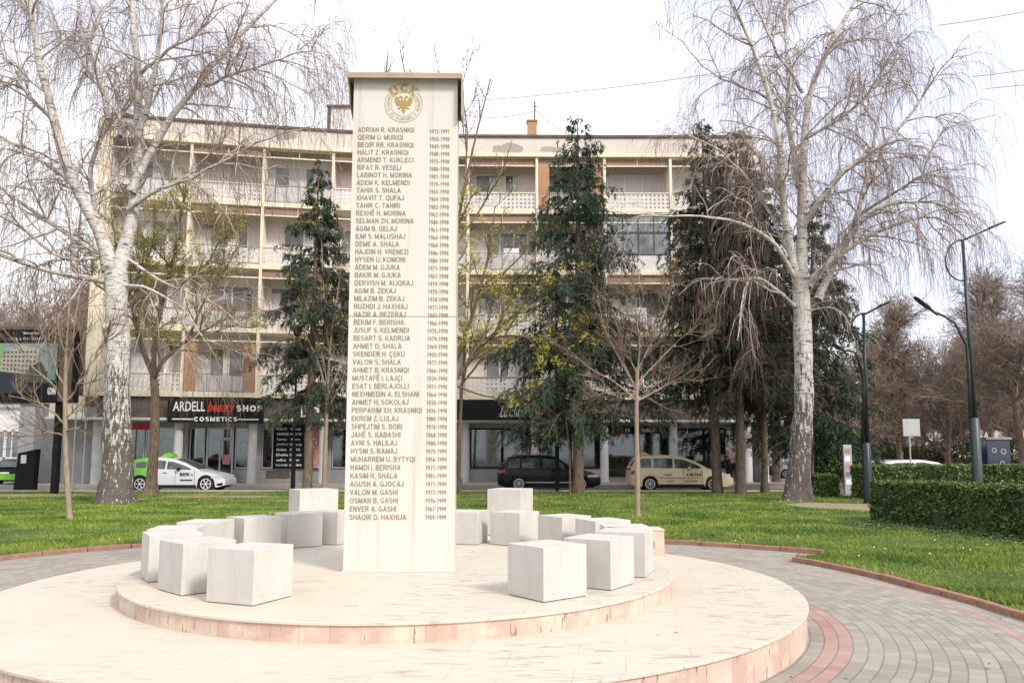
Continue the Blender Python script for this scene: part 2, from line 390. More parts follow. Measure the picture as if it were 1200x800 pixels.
def text_mesh(body, size=1, bold=0, ext=0, line=1.0, shear=0, align='LEFT'):
    c = bpy.data.curves.new('t', 'FONT'); c.body = body; c.size = size; c.offset = bold; c.extrude = ext; c.space_line = line; c.shear = shear; c.align_x = align; c.resolution_u = 2
    o = bpy.data.objects.new('t', c); col.objects.link(o); bpy.context.view_layer.update()
    me = bpy.data.meshes.new_from_object(o.evaluated_get(bpy.context.evaluated_depsgraph_get()))
    bpy.data.objects.remove(o); bpy.data.curves.remove(c); return me
def text_fit(name, body, x0, x1, z0, z1, y, m, parent, bold=.02, ext=.0, line=1.0, xf=None, shear=0, keepx=False):
    """letters standing in the XZ plane facing -Y, stretched to the box x0..x1, z0..z1"""
    me = text_mesh(body, 1, bold, 0, line, shear)
    n = len(me.vertices); a = np.empty(n * 3); me.vertices.foreach_get('co', a); a = a.reshape(-1, 3)
    mn, mxx = a.min(0), a.max(0)
    kz = (z1 - z0) / (mxx[1] - mn[1]); kx = kz if keepx else (x1 - x0) / (mxx[0] - mn[0])
    b = np.c_[x0 + (a[:, 0] - mn[0]) * kx, np.full(n, y), z0 + (a[:, 1] - mn[1]) * kz]
    if xf is not None: b = np.array([tuple(xf @ Vector(p)) for p in b])
    me.vertices.foreach_set('co', b.ravel()); me.materials.append(m); me.update(); me.name = name
    o = bpy.data.objects.new(name, me); col.objects.link(o); o.parent = parent
    return o
# a plain bold sans drawn stroke by stroke: capitals, digits and a few marks (cap height 1)
def _arc(cx, cy, rx, ry, a0, a1, n=10): return [(cx + rx * math.cos(R(a0 + (a1 - a0) * k / n)), cy + ry * math.sin(R(a0 + (a1 - a0) * k / n))) for k in range(n + 1)]
def glyphs(w):
    h = w / 2; lo, hi = h, 1 - h; G = {}
    G['A'] = (.74, [[(h * .8, 0), (.37, 1)], [(.37, 1), (.74 - h * .8, 0)], [(.17, .30), (.57, .30)]])
    G['B'] = (.68, [[(h, 0), (h, 1)], [(h, hi)] + _arc(.40, .76, .22, hi - .76, 90, -90, 8)[0:] + [(h, .525)], [(h, .525)] + _arc(.42, .525 / 2 + lo / 2, .245, (.525 - lo) / 2, 90, -90, 8) + [(h, lo)]])
    G['B'] = (.68, [[(h, 0), (h, 1)], [(h, hi)] + _arc(.38, (hi + .53) / 2, .20, (hi - .53) / 2, 90, -90, 8) + [(h, .53)], [(h, .53)] + _arc(.40, (lo + .53) / 2, .225, (.53 - lo) / 2, 90, -90, 8) + [(h, lo)]])
    G['C'] = (.74, [_arc(.39, .5, .39 - h, .5 - h, 42, 318, 18)]); G['D'] = (.74, [[(h, 0), (h, 1)], [(h, hi)] + _arc(.32, .5, .42 - h, .5 - h, 90, -90, 12) + [(h, lo)]])
    G['E'] = (.62, [[(h, 0), (h, 1)], [(h, hi), (.60, hi)], [(h, .52), (.56, .52)], [(h, lo), (.62, lo)]]); G['F'] = (.58, [[(h, 0), (h, 1)], [(h, hi), (.58, hi)], [(h, .50), (.52, .50)]])
    G['G'] = (.78, [_arc(.39, .5, .39 - h, .5 - h, 45, 335, 18), [(.76 - h, .48), (.76 - h, .12)], [(.42, .46), (.76, .46)]]); G['H'] = (.70, [[(h, 0), (h, 1)], [(.70 - h, 0), (.70 - h, 1)], [(h, .53), (.70 - h, .53)]])
    G['I'] = (w, [[(h, 0), (h, 1)]]); G['J'] = (.52, [[(.52 - h, 1), (.52 - h, .28)] + _arc(.26, .27, .26 - h, .27 - h, 0, -190, 10)]); G['K'] = (.72, [[(h, 0), (h, 1)], [(h, .36), (.66, .98)], [(.28, .55), (.68, .02)]])
    G['L'] = (.58, [[(h, 0), (h, 1)], [(h, lo), (.58, lo)]]); G['M'] = (.84, [[(h, 0), (h, 1)], [(.84 - h, 0), (.84 - h, 1)], [(h + .02, .98), (.42, .06)], [(.42, .06), (.82 - h, .98)]]); G['N'] = (.70, [[(h, 0), (h, 1)], [(.70 - h, 0), (.70 - h, 1)], [(h + .01, .97), (.69 - h, .03)]])
    G['O'] = (.80, [_arc(.40, .5, .40 - h, .5 - h, 0, 360, 24)]); G['Q'] = (.80, [_arc(.40, .5, .40 - h, .5 - h, 0, 360, 24), [(.46, .24), (.76, -.06)]]); G['P'] = (.66, [[(h, 0), (h, 1)], [(h, hi)] + _arc(.38, (hi + .46) / 2, .22, (hi - .46) / 2, 90, -90, 8) + [(h, .46)]])
    G['R'] = (.72, [[(h, 0), (h, 1)], [(h, hi)] + _arc(.40, (hi + .49) / 2, .21, (hi - .49) / 2, 90, -90, 8) + [(h, .49)], [(.38, .47), (.66, .02)]]); G['S'] = (.66, [_arc(.33, (hi + .52) / 2, .33 - h * 1.1, (hi - .52) / 2, 30, 250, 10) + _arc(.33, (lo + .52) / 2, .33 - h, (.52 - lo) / 2, 70, -150, 10)])
    G['T'] = (.64, [[(.32, 0), (.32, 1)], [(0, hi), (.64, hi)]]); G['U'] = (.70, [[(h, 1), (h, .34)] + _arc(.35, .34, .35 - h, .34 - h, 180, 360, 10) + [(.70 - h, 1)]]); G['V'] = (.70, [[(h * .8, 1), (.35, .02)], [(.35, .02), (.70 - h * .8, 1)]]); G['X'] = (.70, [[(.07, 0), (.63, 1)], [(.07, 1), (.63, 0)]])
    G['Y'] = (.70, [[(.35, 0), (.35, .45)], [(.06, 1), (.35, .42)], [(.64, 1), (.35, .42)]]); G['Z'] = (.64, [[(.02, hi), (.60, hi)], [(.56, hi), (.07, lo)], [(.02, lo), (.63, lo)]]); G['W'] = (.98, [[(h * .7, 1), (.26, .03)], [(.26, .03), (.49, .97)], [(.49, .97), (.72, .03)], [(.72, .03), (.98 - h * .7, 1)]])
    G['.'] = (w, [[(h, 0), (h, w)]]); G['-'] = (.34, [[(0, .38), (.34, .38)]]); G[' '] = (.22, []); G['\u00cb'] = (.62, G['E'][1] + [[(.18, 1.10), (.18, 1.10 + w)], [(.44, 1.10), (.44, 1.10 + w)]]); G['\u00c7'] = (.74, G['C'][1] + [[(.40, 0), (.46, -.12), (.36, -.22), (.26, -.20)]])
    G['0'] = (.56, [_arc(.28, .5, .28 - h, .5 - h, 0, 360, 20)]); G['1'] = (.56, [[(.34, 0), (.34, 1)], [(.33, .95), (.12, .76)]]); G['2'] = (.56, [_arc(.28, .70, .28 - h, .30 - h, 165, -40, 9) + [(h + .04, lo + .02)], [(.02, lo), (.55, lo)]]); G['3'] = (.56, [_arc(.27, (hi + .53) / 2, .24 - h * .8, (hi - .53) / 2, 150, -90, 9), _arc(.27, (lo + .53) / 2, .28 - h, (.53 - lo) / 2, 90, -150, 10)])
    G['4'] = (.56, [[(.42, 0), (.42, 1)], [(.40, .95), (.04, .28)], [(.02, .28), (.56, .28)]]); G['5'] = (.56, [[(.50, hi), (.14, hi)], [(.13, hi), (.09, .52)], _arc(.27, .33, .28 - h, .33 - h, 130, -150, 11)]); G['6'] = (.56, [_arc(.28, .32, .28 - h, .32 - h, 0, 360, 16), _arc(.40, .40, .40 - h, .60 - h, 180, 100, 7)]); G['7'] = (.56, [[(.02, hi), (.55, hi)], [(.50, hi), (.32, .45), (.22, 0)]])
    G['8'] = (.56, [_arc(.28, (hi + .54) / 2, .24 - h, (hi - .54) / 2, 0, 360, 16), _arc(.28, (lo + .54) / 2, .28 - h, (.54 - lo) / 2, 0, 360, 16)]); G['9'] = (.56, [_arc(.28, .68, .28 - h, .32 - h, 0, 360, 16), _arc(.16, .60, .40 - h, .60 - h, 0, -80, 7)])
    return G
def stroke_text(b, s_, x, z, cap, y, kx=1.0, wt=.17, gap=.13, layer=.00025):
    """adds one line of text to the MB b, baseline z, left end x, capital height cap; returns its right end"""
    G = glyphs(wt); n_ = 0
    for ch in s_:
        adv, st = G.get(ch, G[' ']); n_ = 0
        for P in st:
            P = [Vector((p[0] * kx, p[1])) for p in P]; L_, R_ = [], []; yy = y - n_ * layer; n_ += 1; closed = (P[0] - P[-1]).length < 1e-4; m = len(P)
            for i, p in enumerate(P):
                d0 = (p - (P[i - 1] if i else (P[-2] if closed else p))); d1 = ((P[i + 1] if i < m - 1 else (P[1] if closed else p)) - p)
                d0 = d0.normalized() if d0.length > 1e-6 else d1.normalized(); d1 = d1.normalized() if d1.length > 1e-6 else d0
                t_ = (d0 + d1).normalized(); nn = Vector((-t_.y, t_.x)); k_ = wt / 2 / max(.5, nn.dot(Vector((-d0.y, d0.x)))); L_.append(p + nn * k_); R_.append(p - nn * k_)
            i0 = b.pts([(x + q.x * cap, yy, z + q.y * cap) for q in L_] + [(x + q.x * cap, yy, z + q.y * cap) for q in R_])
            for i in range(m - 1): b.face((i0 + i, i0 + i + 1, i0 + m + i + 1, i0 + m + i))
        x += (adv * kx + gap) * cap
    return x - gap * cap
# ------------------------------------------------------------------ ground, road, pavements, lawn
C0 = Vector((-1.14, 8.6, 0)); R1, R2, Z1, Z2 = 2.83, 4.08, .42, .265
def sheet(name, P, m, z=0, **k):
    b = MB(); b.poly([(p[0], p[1], z) for p in P]); o = b.build(name, m, fix=False, **k); tag(o, kind='structure'); return o
sheet('ground', [(-900, -300), (900, -300), (900, 1500), (-900, 1500)], M['earth'], -.02)
sheet('road', [(-90, 34), (90, 34), (90, 140), (-90, 140)], M['asphalt'], -.008)
def kerb_r(a):      # distance of the lawn's kerb from the platform's centre, by angle in degrees
    a = (a + 180) % 360 - 180
    pts = [(-180, 7.9), (-140, 9.5), (-110, 13), (-75, 13), (-45, 8.5), (-20, 6.6), (-6, 6.3), (10, 6.22), (24, 6.45), (33.5, 6.6), (34.5, 7.75), (45, 7.5), (56, 7.25), (90, 7.3), (120, 7.6), (135, 7.8), (145, 7.9), (153, 7.85), (180, 7.9)]
    for (a0, r0), (a1, r1) in zip(pts, pts[1:]):
        if a0 <= a <= a1: return r0 + (r1 - r0) * (a - a0) / (a1 - a0)
    return 7.9
AN = sorted(set([i * 2.0 for i in range(-90, 90)] + [33.5, 34.5]))
loop = [C0 + Vector((math.cos(R(a)), math.sin(R(a)), 0)) * kerb_r(a) for a in AN]
b = MB(); i0 = b.pts([(0, 0, 0)]); i1 = b.pts([p - C0 for p in loop]); n = len(loop)
for k in range(n): b.face((i0, i1 + k, i1 + (k + 1) % n))
o = b.build('path', M['pavers'], loc=C0, fix=False); tag(o, kind='structure')
def outer(a):
    dx, dy = math.cos(R(a)), math.sin(R(a)); t = 1e9
    for lim, d, c in ((36, dx, C0.x), (-52, dx, C0.x), (35.6, dy, C0.y), (-14, dy, C0.y)):
        if abs(d) > 1e-6 and (lim - c) / d > 0: t = min(t, (lim - c) / d)
    return C0 + Vector((dx, dy, 0)) * t
b = MB(); RN = 10
def lawn_pt(a, p, s):
    q = p.lerp(outer(a), s ** 1.5); z = .03
    return (q.x, q.y, z)
rows = [b.pts([lawn_pt(a, p, j / RN) for j in range(RN + 1)]) for a, p in zip(AN, loop)]
for k in range(n):
    for j in range(RN): b.face((rows[k] + j, rows[k] + j + 1, rows[(k + 1) % n] + j + 1, rows[(k + 1) % n] + j))
o = b.build('lawn', M['lawn'], fix=False, smooth=True); tag(o, kind='structure')
# the kerb pieces between the paving and the grass
def kerb(P, name, label, m, wd=.09, h=.07, grp=None, seg=.9):
    root = empty(name, P[0], label, 'kerb', grp)
    run = 0; b = MB(); L = []
    for p, q in zip(P, P[1:]):
        d = (q - p); ln = d.length; t = d / ln; nn = Vector((-t.y, t.x, 0)) * wd / 2
        i = b.pts([p - nn - P[0], q - nn - P[0], q + nn - P[0], p + nn - P[0]] + [v + Vector((0, 0, h)) - P[0] for v in (p - nn, q - nn, q + nn, p + nn)])
        for f in ((4, 5, 6, 7), (0, 1, 5, 4), (1, 2, 6, 5), (2, 3, 7, 6), (3, 0, 4, 7)): b.face([i + j for j in f])
    b.build('kerb_stones', m, root, bevel=.008)
    return root
def arc(a0, a1, st=5.2):
    k = max(1, int(abs(a1 - a0) / st)); out = []
    for i in range(k):
        for e in (i + .012, i + .988):
            a = a0 + (a1 - a0) * e / k; out.append(C0 + Vector((math.cos(R(a)), math.sin(R(a)), 0)) * kerb_r(a))
    return out
def kerb_arc(a0, a1, label):
    P = arc(a0, a1); root = empty('lawn_kerb', P[0], label, 'kerb', 'red kerbs round the paved circle')
    b = MB(); 
    for p, q in zip(P[::2], P[1::2]):
        d = q - p; t = d.normalized(); nn = Vector((-t.y, t.x, 0)) * .05; j = Vector((0, 0, random.uniform(-.006, .006)))
        i = b.pts([v - P[0] for v in (p - nn, q - nn, q + nn, p + nn)] + [v + Vector((0, 0, .075)) + j - P[0] for v in (p - nn, q - nn, q + nn, p + nn)])
        for f in ((4, 5, 6, 7), (0, 1, 5, 4), (1, 2, 6, 5), (2, 3, 7, 6), (3, 0, 4, 7)): b.face([i + jj for jj in f])
    b.build('kerb_stones', M['kerb'], root, bevel=.01)
kerb_arc(-60, 33, 'red brown kerb curving along the right of the paving up to the long hedge lawn')
kerb_arc(35, 100, 'red brown kerb behind the monument, ending at the right beside bare soil')
kerb_arc(100, 215, 'red brown kerb along the lawn at the left of the monument')
# worn soil patches in the lawn, the bare path by the black post and the pavement beyond the lawn
def blob(name, c, rx, ry, z, m, sd=1):
    P = []
    for k in range(40):
        a = k * math.pi / 20; r = 1 + .35 * mnoise.noise(Vector((math.cos(a) * 1.4 + sd, math.sin(a) * 1.4, sd)))
        P.append((c[0] + rx * r * math.cos(a), c[1] + ry * r * math.sin(a)))
    return sheet(name, P, m, z)
sheet('side_path', [(12.6, 27.5), (14.2, 26.5), (18.5, 35.8), (14.6, 35.8)], M['asphalt'], .044)
blob('soil_patch', gnd(985, 594), 1.5, 2.0, .036, M['soil'], 3)
blob('soil_patch', gnd(255, 583), 2.6, .9, .036, M['soil'], 5)
sheet('soil_track', [tuple(gnd(x, y))[:2] for x, y in ((140, 588.5), (200, 584.5), (262, 579.5), (262, 578.3), (190, 582.5), (140, 586.6))], M['soil'], .040)
blob('soil_patch', gnd(40, 581), 2.2, 1.2, .036, M['soil'], 8)
b = MB(); b.box((-24, 0, 0), (13.8, .16, .10)); o = b.build('street_kerb', M['kerbg'], loc=(0, 35.6, 0), bevel=.01); tag(o, 'pale kerb between the lawn and the street with parked cars', 'kerb')
# platform: two round stone steps and the landing behind
root = empty('monument_platform', C0, 'round two step stone platform, cream slabs on top and pink cladding round the edge', 'platform')
def disc(name, Rr, z0, z1, mtop, mside, lip=.018):
    b = MB(); nn = 144
    b.lathe([(Rr, z0), (Rr, z1 - .022)], n=nn); o = b.build(name + '_cladding', mside, root, smooth=True)
    b = MB(); P = [(0, z1)]; b.lathe([(Rr + lip, z1 - .022), (Rr + lip, z1 - .004), (Rr + lip - .006, z1)], n=nn)
    c = b.pts([(0, 0, z1)])
    for k in range(nn): b.face((c, 2 * nn + k, 2 * nn + (k + 1) % nn))
    b.lathe([(Rr - .01, z1 - .022), (Rr + lip, z1 - .022)], n=nn)
    b.build(name + '_slabs', mtop, root)
disc('lower_step', R2, -.02, Z2, M['slabs'], M['riser_out']); disc('upper_step', R1, Z2 - .02, Z1, M['slabs'], M['riser_in'])
b = MB(); b.box((-3.3, 2.2, -.02), (1.9, 5.6, Z2 - .006)); b.build('rear_landing', M['slabs'], root, bevel=.006)
# pink block behind the ring
b = MB(); b.box((-.95, 0, 0), (0, .45, .33)); tb = MB(); tb.box((-.96, -.01, .33), (.01, .46, .35))
r = empty('stone_block', (gnd(779, 650, Z2).x, gnd(779, 650, Z2).y, Z2), 'low pink clad block behind the right hand white cubes', 'stone block')
b.build('cladding', M['riser_out'], r, bevel=.004); tb.build('top_slab', M['slabs'], r, bevel=.004)
# pillar ---------------------------------------------------------------------------------
PYY = 8.22; pl = at(402, 669, PYY).x; pr = at(532, 671, PYY).x; pc = (pl + pr) / 2; hw = (pr - pl) / 2
ptop = at(470, 93, PYY).z - Z1
root = empty('memorial_pillar', (pc, PYY, Z1), 'tall cream stone memorial pillar with engraved names under a gold emblem', 'monument', rz=R(1.0))
zs = at(470, 371, PYY).z - Z1
b = MB(); b.box((-hw, 0, 0), (hw, .30, zs - .004)); b.box((-hw, .0, zs + .004), (hw, .30, ptop)); b.box((-hw + .01, .01, zs - .01), (hw - .01, .29, zs + .01))
b.box((-hw - .012, -.012, 0), (hw + .012, .312, .018))
b.build('shaft', M['plate'], root, bevel=.004)
b = MB(); hd = .055; f0 = -.10
b.box((-hw - hd, f0, ptop + .0), (hw + hd, .42, ptop + .03))            # roof sheet
b.box((-hw - hd, f0, ptop - .035), (hw + hd, f0 + .012, ptop))           # front lip
b.box((-hw - hd, .40, ptop - .3), (hw + hd, .42, ptop))
b.poly([(hw + hd - .012, f0, ptop), (hw + hd - .012, .40, ptop), (hw + hd - .012, .40, ptop - .46), (hw + hd - .012, f0, ptop - .46)], (.012, 0, 0))
b.poly([(-hw - hd, f0, ptop), (-hw - hd, .40, ptop), (-hw - hd, .40, ptop - .44), (-hw - hd, .06, ptop - .28)], (.012, 0, 0))
b.build('metal_hood', M['hood'], root, bevel=.003)
NAMES = """ADRIAN R. KRASNIQI|1972-1997
QERIM U. MURIQI|1958-1998
BEQIR RR. KRASNIQI|1949-1998
HALIT Z. KRASNIQI|1948-1998
ARMEND T. KUKLECI|1975-1998
RIFAT R. VESELI|1980-1998
LABINOT H. MORINA|1981-1998
ADEM K. KELMENDI|1970-1998
TAHIR S. SHALA|1965-1998
XHAVIT T. QUFAJ|1969-1998
TAHIR C. TAHIRI|1982-1998
REXHË H. MORINA|1962-1998
SELMAN ZH. MORINA|1940-1998
AGIM B. QELAJ|1961-1998
ILMI S. MALUSHAJ|1964-1998
DEME A. SHALA|1964-1998
HAJDIN H. VRENEZI|1946-1998
HYSEN U. KOMONI|1980-1998
ADEM M. GJUKA|1971-1998
BAKIR M. GJUKA|1967-1998
DERVISH M. ALIQKAJ|1919-1998
AGIM B. ZEKAJ|1970-1998
MILAZIM B. ZEKAJ|1974-1998
RUZHDI J. HAXHIAJ|1971-1998
HAZIR A. BEZERAJ|1942-1998
BEKIM F. BERISHA|1966-1998
JUSUF S. KELMENDI|1975-1998
BESART S. KADRIJA|1979-1998
AHMET D. SHALA|1969-1998
SKENDER H. ÇEKU|1955-1998
VALON S. SHALA|1977-1998
AHMET B. KRASNIQI|1966-1998
MUSTAFË I. LAJÇI|1939-1998
ESAT I. BERLAJOLLI|1971-1998
NEXHMEDIN A. ELSHANI|1964-1998
AHMET H. SOKOLAJ|1930-1998
PERPARIM XH. KRASNIQI|1976-1998
EKREM Z. LULAJ|1980-1998
SHPEJTIM S. BOBI|1974-1998
JAHË S. KABASHI|1968-1998
AVNI S. HALILAJ|1980-1998
HYSNI S. RAMAJ|1975-1999
MUHARREM U. BYTYQI|1956-1999
HAMDI I. BERISHA|1977-1999
KASIM R. SHALA|1981-1999
AGUSH A. GJOCAJ|1971-1999
VALON M. GASHI|1977-1999
OSMAN B. GASHI|1976-1999
ENVER A. GASHI|1967-1999
SHAQIR D. HAXHIJA|1959-1999""".split('\n')
def lx(x, y): return at(x, y, PYY).x - pc
def lz(x, y): return at(x, y, PYY).z - Z1
zt, zb = lz(450, 149.6), lz(450, 608.8); z51 = lz(510, 151.6); z51b = lz(510, 608.6)
capn = (zt - zb) / (49 + .66) * .66; pitch = (zt - zb - capn) / 49; capd = capn * .86; pitchd = (z51 - z51b - capd) / 49
bn, bd = MB(), MB(); x_n = lx(412.5, 480); x_e = lx(494.5, 480)
kx_n = 1.0; tst = MB(); wq = stroke_text(tst, 'PERPARIM XH. KRASNIQI', 0, 0, capn, 0, 1.0); kx_n = (x_e - x_n) / wq
tst = MB(); wd_ = stroke_text(tst, '1976-1998', 0, 0, capd, 0, 1.0); kx_d = (lx(523.8, 480) - lx(499.5, 480)) / wd_
for q_, row in enumerate(NAMES):
    nm_, dt_ = row.split('|'); stroke_text(bn, nm_, x_n, zt - capn - pitch * q_, capn, -.002, kx_n, .165, .13 * kx_n); stroke_text(bd, dt_, lx(499.5, 480), z51 - capd - pitchd * q_, capd, -.002, kx_d, .155, .13 * kx_d)
bn.build('names_inscription', M['engrave'], root, fix=False); bd.build('dates_inscription', M['engrave'], root, fix=False)
# emblem
ex, ez = lx(473, 122.5), lz(473, 122.5); er = (lx(495.3, 123) - lx(451.2, 123)) / 2
em = empty('emblem', (0, 0, 0), None, None); em.parent = root; em.location = (ex, -.003, ez)
def ring(b, r0, r1, a0=0, a1=360, z=0, seg=72):
    s_ = max(6, int(seg * (a1 - a0) / 360)); i = b.pts([((r) * math.cos(R(a0 + (a1 - a0) * k / s_)), z, r * math.sin(R(a0 + (a1 - a0) * k / s_))) for k in range(s_ + 1) for r in (r0, r1)])
    for k in range(s_): b.face((i + 2 * k, i + 2 * k + 1, i + 2 * k + 3, i + 2 * k + 2))
b = MB(); ring(b, er * .965, er, 142, 398); ring(b, er * .655, er * .68, 0, 360)
ring(b, er * 1.13, er * 1.16, 43, 137)        # the arched banner
for sg in (1, -1):
    q = lambda r, a: Vector((sg * r * math.cos(R(a)), 0, r * math.sin(R(a))))
    for p0, p1 in ((q(er * 1.15, 43), q(er * .66, 37)),):
        d = (p1 - p0).normalized(); nn = Vector((-d.z, 0, d.x)) * er * .014; i = b.pts([p0 - nn, p1 - nn, p1 + nn, p0 + nn]); b.face((i, i + 1, i + 2, i + 3))
b.build('ring', M['engrave_top'], em, fix=False)
def arc_text(s_, r, a_mid, span, size, up, m, name, bold):
    P = MB(); n_ = len(s_)
    for k, ch in enumerate(s_):
        if ch == ' ': continue
        a = a_mid + (span * (k / (n_ - 1) - .5)) * (-1 if up else 1)
        me = text_mesh(ch, size, bold * size, 0, align='CENTER'); th = R(a - 90) if up else R(a + 90)
        ctr = Vector((r * math.cos(R(a)), 0, r * math.sin(R(a)))); base = len(P.v)
        for v in me.vertices:
            x, z = v.co.x, v.co.y - size * .35
            P.v.append((ctr.x + x * math.cos(th) - z * math.sin(th), -.001, ctr.z + x * math.sin(th) + z * math.cos(th)))
        for f in me.polygons: P.f.append([base + q for q in f.vertices]); P.m.append(0)
    P.build(name, m, em, fix=False)
arc_text('UÇK', er * .90, 90, 68, er * .56, True, M['gold'], 'letters', .045)
arc_text('USHTRIA ÇLIRIMTARE E KOSOVËS', er * .815, 270, 242, er * .20, False, M['engrave_top'], 'motto', .012)
half = [(0, .16), (.04, .30), (.07, .46), (.15, .53), (.24, .50), (.31, .41), (.21, .43), (.15, .37), (.13, .24), (.19, .18), (.26, .30), (.36, .44), (.47, .52), (.46, .40), (.56, .38), (.46, .29), (.57, .24), (.45, .18), (.55, .10), (.43, .08), (.50, -.02), (.37, -.01), (.42, -.13), (.29, -.08), (.20, -.10), (.24, -.20), (.38, -.26), (.29, -.27), (.30, -.35), (.20, -.27), (.10, -.22), (.09, -.32), (.15, -.44), (.07, -.42), (.05, -.55), (0, -.62)]
P = [(x * er * .88, -.001, z * er * .88) for x, z in half] + [(-x * er * .88, -.001, z * er * .88) for x, z in half[-2:0:-1]]
b = MB(); b.poly(P); b.build('eagle', M['gold'], em, fix=False)
# cubes ------------------------------------------------------------------------------------
SC, HC = .49, .445
def block(corner, tan_deg, label, s1=SC, h=HC, z=Z1, grp='white stone cubes in a ring round the pillar', name='stone_cube'):
    """corner: the nearest bottom corner on the ground; tan_deg: how far its left face turns from facing us"""
    c = Vector((corner[0], corner[1], 0)); vr = (c - Vector((0, 0, 0))).normalized(); left = Vector((-vr.y, vr.x, 0))
    a = R(tan_deg); u = left * math.cos(a) + vr * math.sin(a); v = -left * math.sin(a) + vr * math.cos(a)
    ctr = c + (u + v) * s1 / 2
    b = MB(); b.box((-s1 / 2, -s1 / 2, .007), (s1 / 2, s1 / 2, h)); b.k = 1; b.box((-s1 / 2 + .008, -s1 / 2 + .008, 0), (s1 / 2 - .008, s1 / 2 - .008, .0069))
    o = b.build(name, [M['cube'], M['roofm']], bevel=.006, loc=(ctr.x, ctr.y, z)); o.rotation_euler = (0, 0, math.atan2(v.x, v.y) * -1)
    return tag(o, label, 'stone cube', grp)
top = lambda x, y: gnd(x, y, Z1 + HC)
block(gnd(296, 710.3, Z1), 41, 'white stone cube nearest the camera at the left front of the ring')
block(gnd(212, 698.3, Z1), 66, 'white stone cube with streaked faces, second from the front of the left arc')
block(gnd(172.6, 682.5, Z1), 82, 'leftmost white stone cube, half hidden behind the second cube of the left arc')
block(top(230, 619), 12, 'white stone cube of which mostly the top shows, behind the leftmost cube')
block(top(256, 611.7), 22, 'white stone cube fifth along the left arc, between two others')
block(top(286.5, 607.3), 64, 'white stone cube with a bluish left face, sixth along the left arc')
block(gnd(336, 642.7, Z1), 69, 'greyish stone cube in front of the tall block, left of the pillar')
block(gnd(395, 638.5, Z1), 35, 'stone cube half hidden behind the left edge of the pillar')
block(gnd(559, 638.4, Z1), 18, 'stone cube half hidden behind the right edge of the pillar')
block(gnd(609, 640.3, Z1), 34, 'white stone cube in front of the tall block, right of the pillar')
block(top(658.5, 605.8), 50, 'white stone cube directly right of the one in front of the tall block')
block(top(697.5, 610.6), 60, 'white stone cube fifth along the right arc, seen mostly by its long top')
block(top(711.5, 618), 80, 'white stone cube showing only its top and a thin strip, before the pink block')
block(gnd(756.5, 677, Z1), 10, 'rightmost white stone cube, tall looking grey face near the step edge')
block(gnd(716, 692.1, Z1), 27, 'white stone cube second from the front of the right arc, bright right face')
block(gnd(637, 706, Z1), 50, 'white stone cube nearest the camera at the right front of the ring')
g2 = 'tall white blocks behind the ring'
tl = gnd(350, 628.5, Z2); block(tl, 74, 'tall white stone block behind the ring, left of the pillar', .68, .79, Z2 - .004, g2, 'tall_stone_block')
tr = Vector((at(610, 600, tl.y).x, tl.y, 0)); block(tr, 21, 'tall white stone block behind the ring, right of the pillar', .62, .80, Z2 - .004, g2, 'tall_stone_block')
# ------------------------------------------------------------------ the apartment building
POSTS = [(131, 165, 40.2), (225, 185, 41.0), (310, 190, 41.7), (391, 195, 42.3), (470, 190, 42.8), (549, 190, 43.0), (629, 190, 43.05), (708, 190, 43.1), (785, 190, 43.1), (863, 190, 43.1)]
PX = [Vector((at(x, y, Y).x, Y, 0)) for x, y, Y in POSTS] + [Vector((at(889, 400, 43.1).x, 43.1, 0))]
SLAB = [at(600, y, 43).z for y in (468, 394.5, 322, 251, 183)]     # underside of each slab edge
TOPZ = at(600, 162.5, 43).z; CAN = at(600, 493, 43).z; SIDE = .20
def frame(i):
    A, B = PX[i], PX[i + 1]; u = (B - A); wd = u.length; u.normalize(); nrm = Vector((-u.y, u.x, 0))
    m = Matrix.Identity(4); m.col[0] = (*u, 0); m.col[1] = (*nrm, 0); m.col[3] = (*(A - BO), 1); return m, wd
BO = Vector((PX[5].x, 43, 0))
bld = empty('apartment_building', BO, 'curved cream apartment block, four storeys of balconies over ground floor shops', 'building')
DEP = 1.35
cornice, roofb, wallm, wallp, postb, canb, lint, shopw, inter, edge = [MB() for _ in range(10)]; slabs = [MB() for _ in range(4)]
NB = len(PX) - 1
RAIL = ['pmpppprprr', 'prppppprpp', 'prprrrrgpp', 'rprpppmppp']
WIN = ['aabaabababa', 'abaababbaba', 'babaababaab', 'acabaacdcab']
AWN = {(3, 1), (2, 1), (2, 2), (1, 5), (2, 5), (2, 6), (3, 5), (3, 6), (3, 7), (0, 4), (1, 7), (0, 8), (3, 3), (1, 2), (2, 8), (1, 8)}
rnd = random.Random(5)
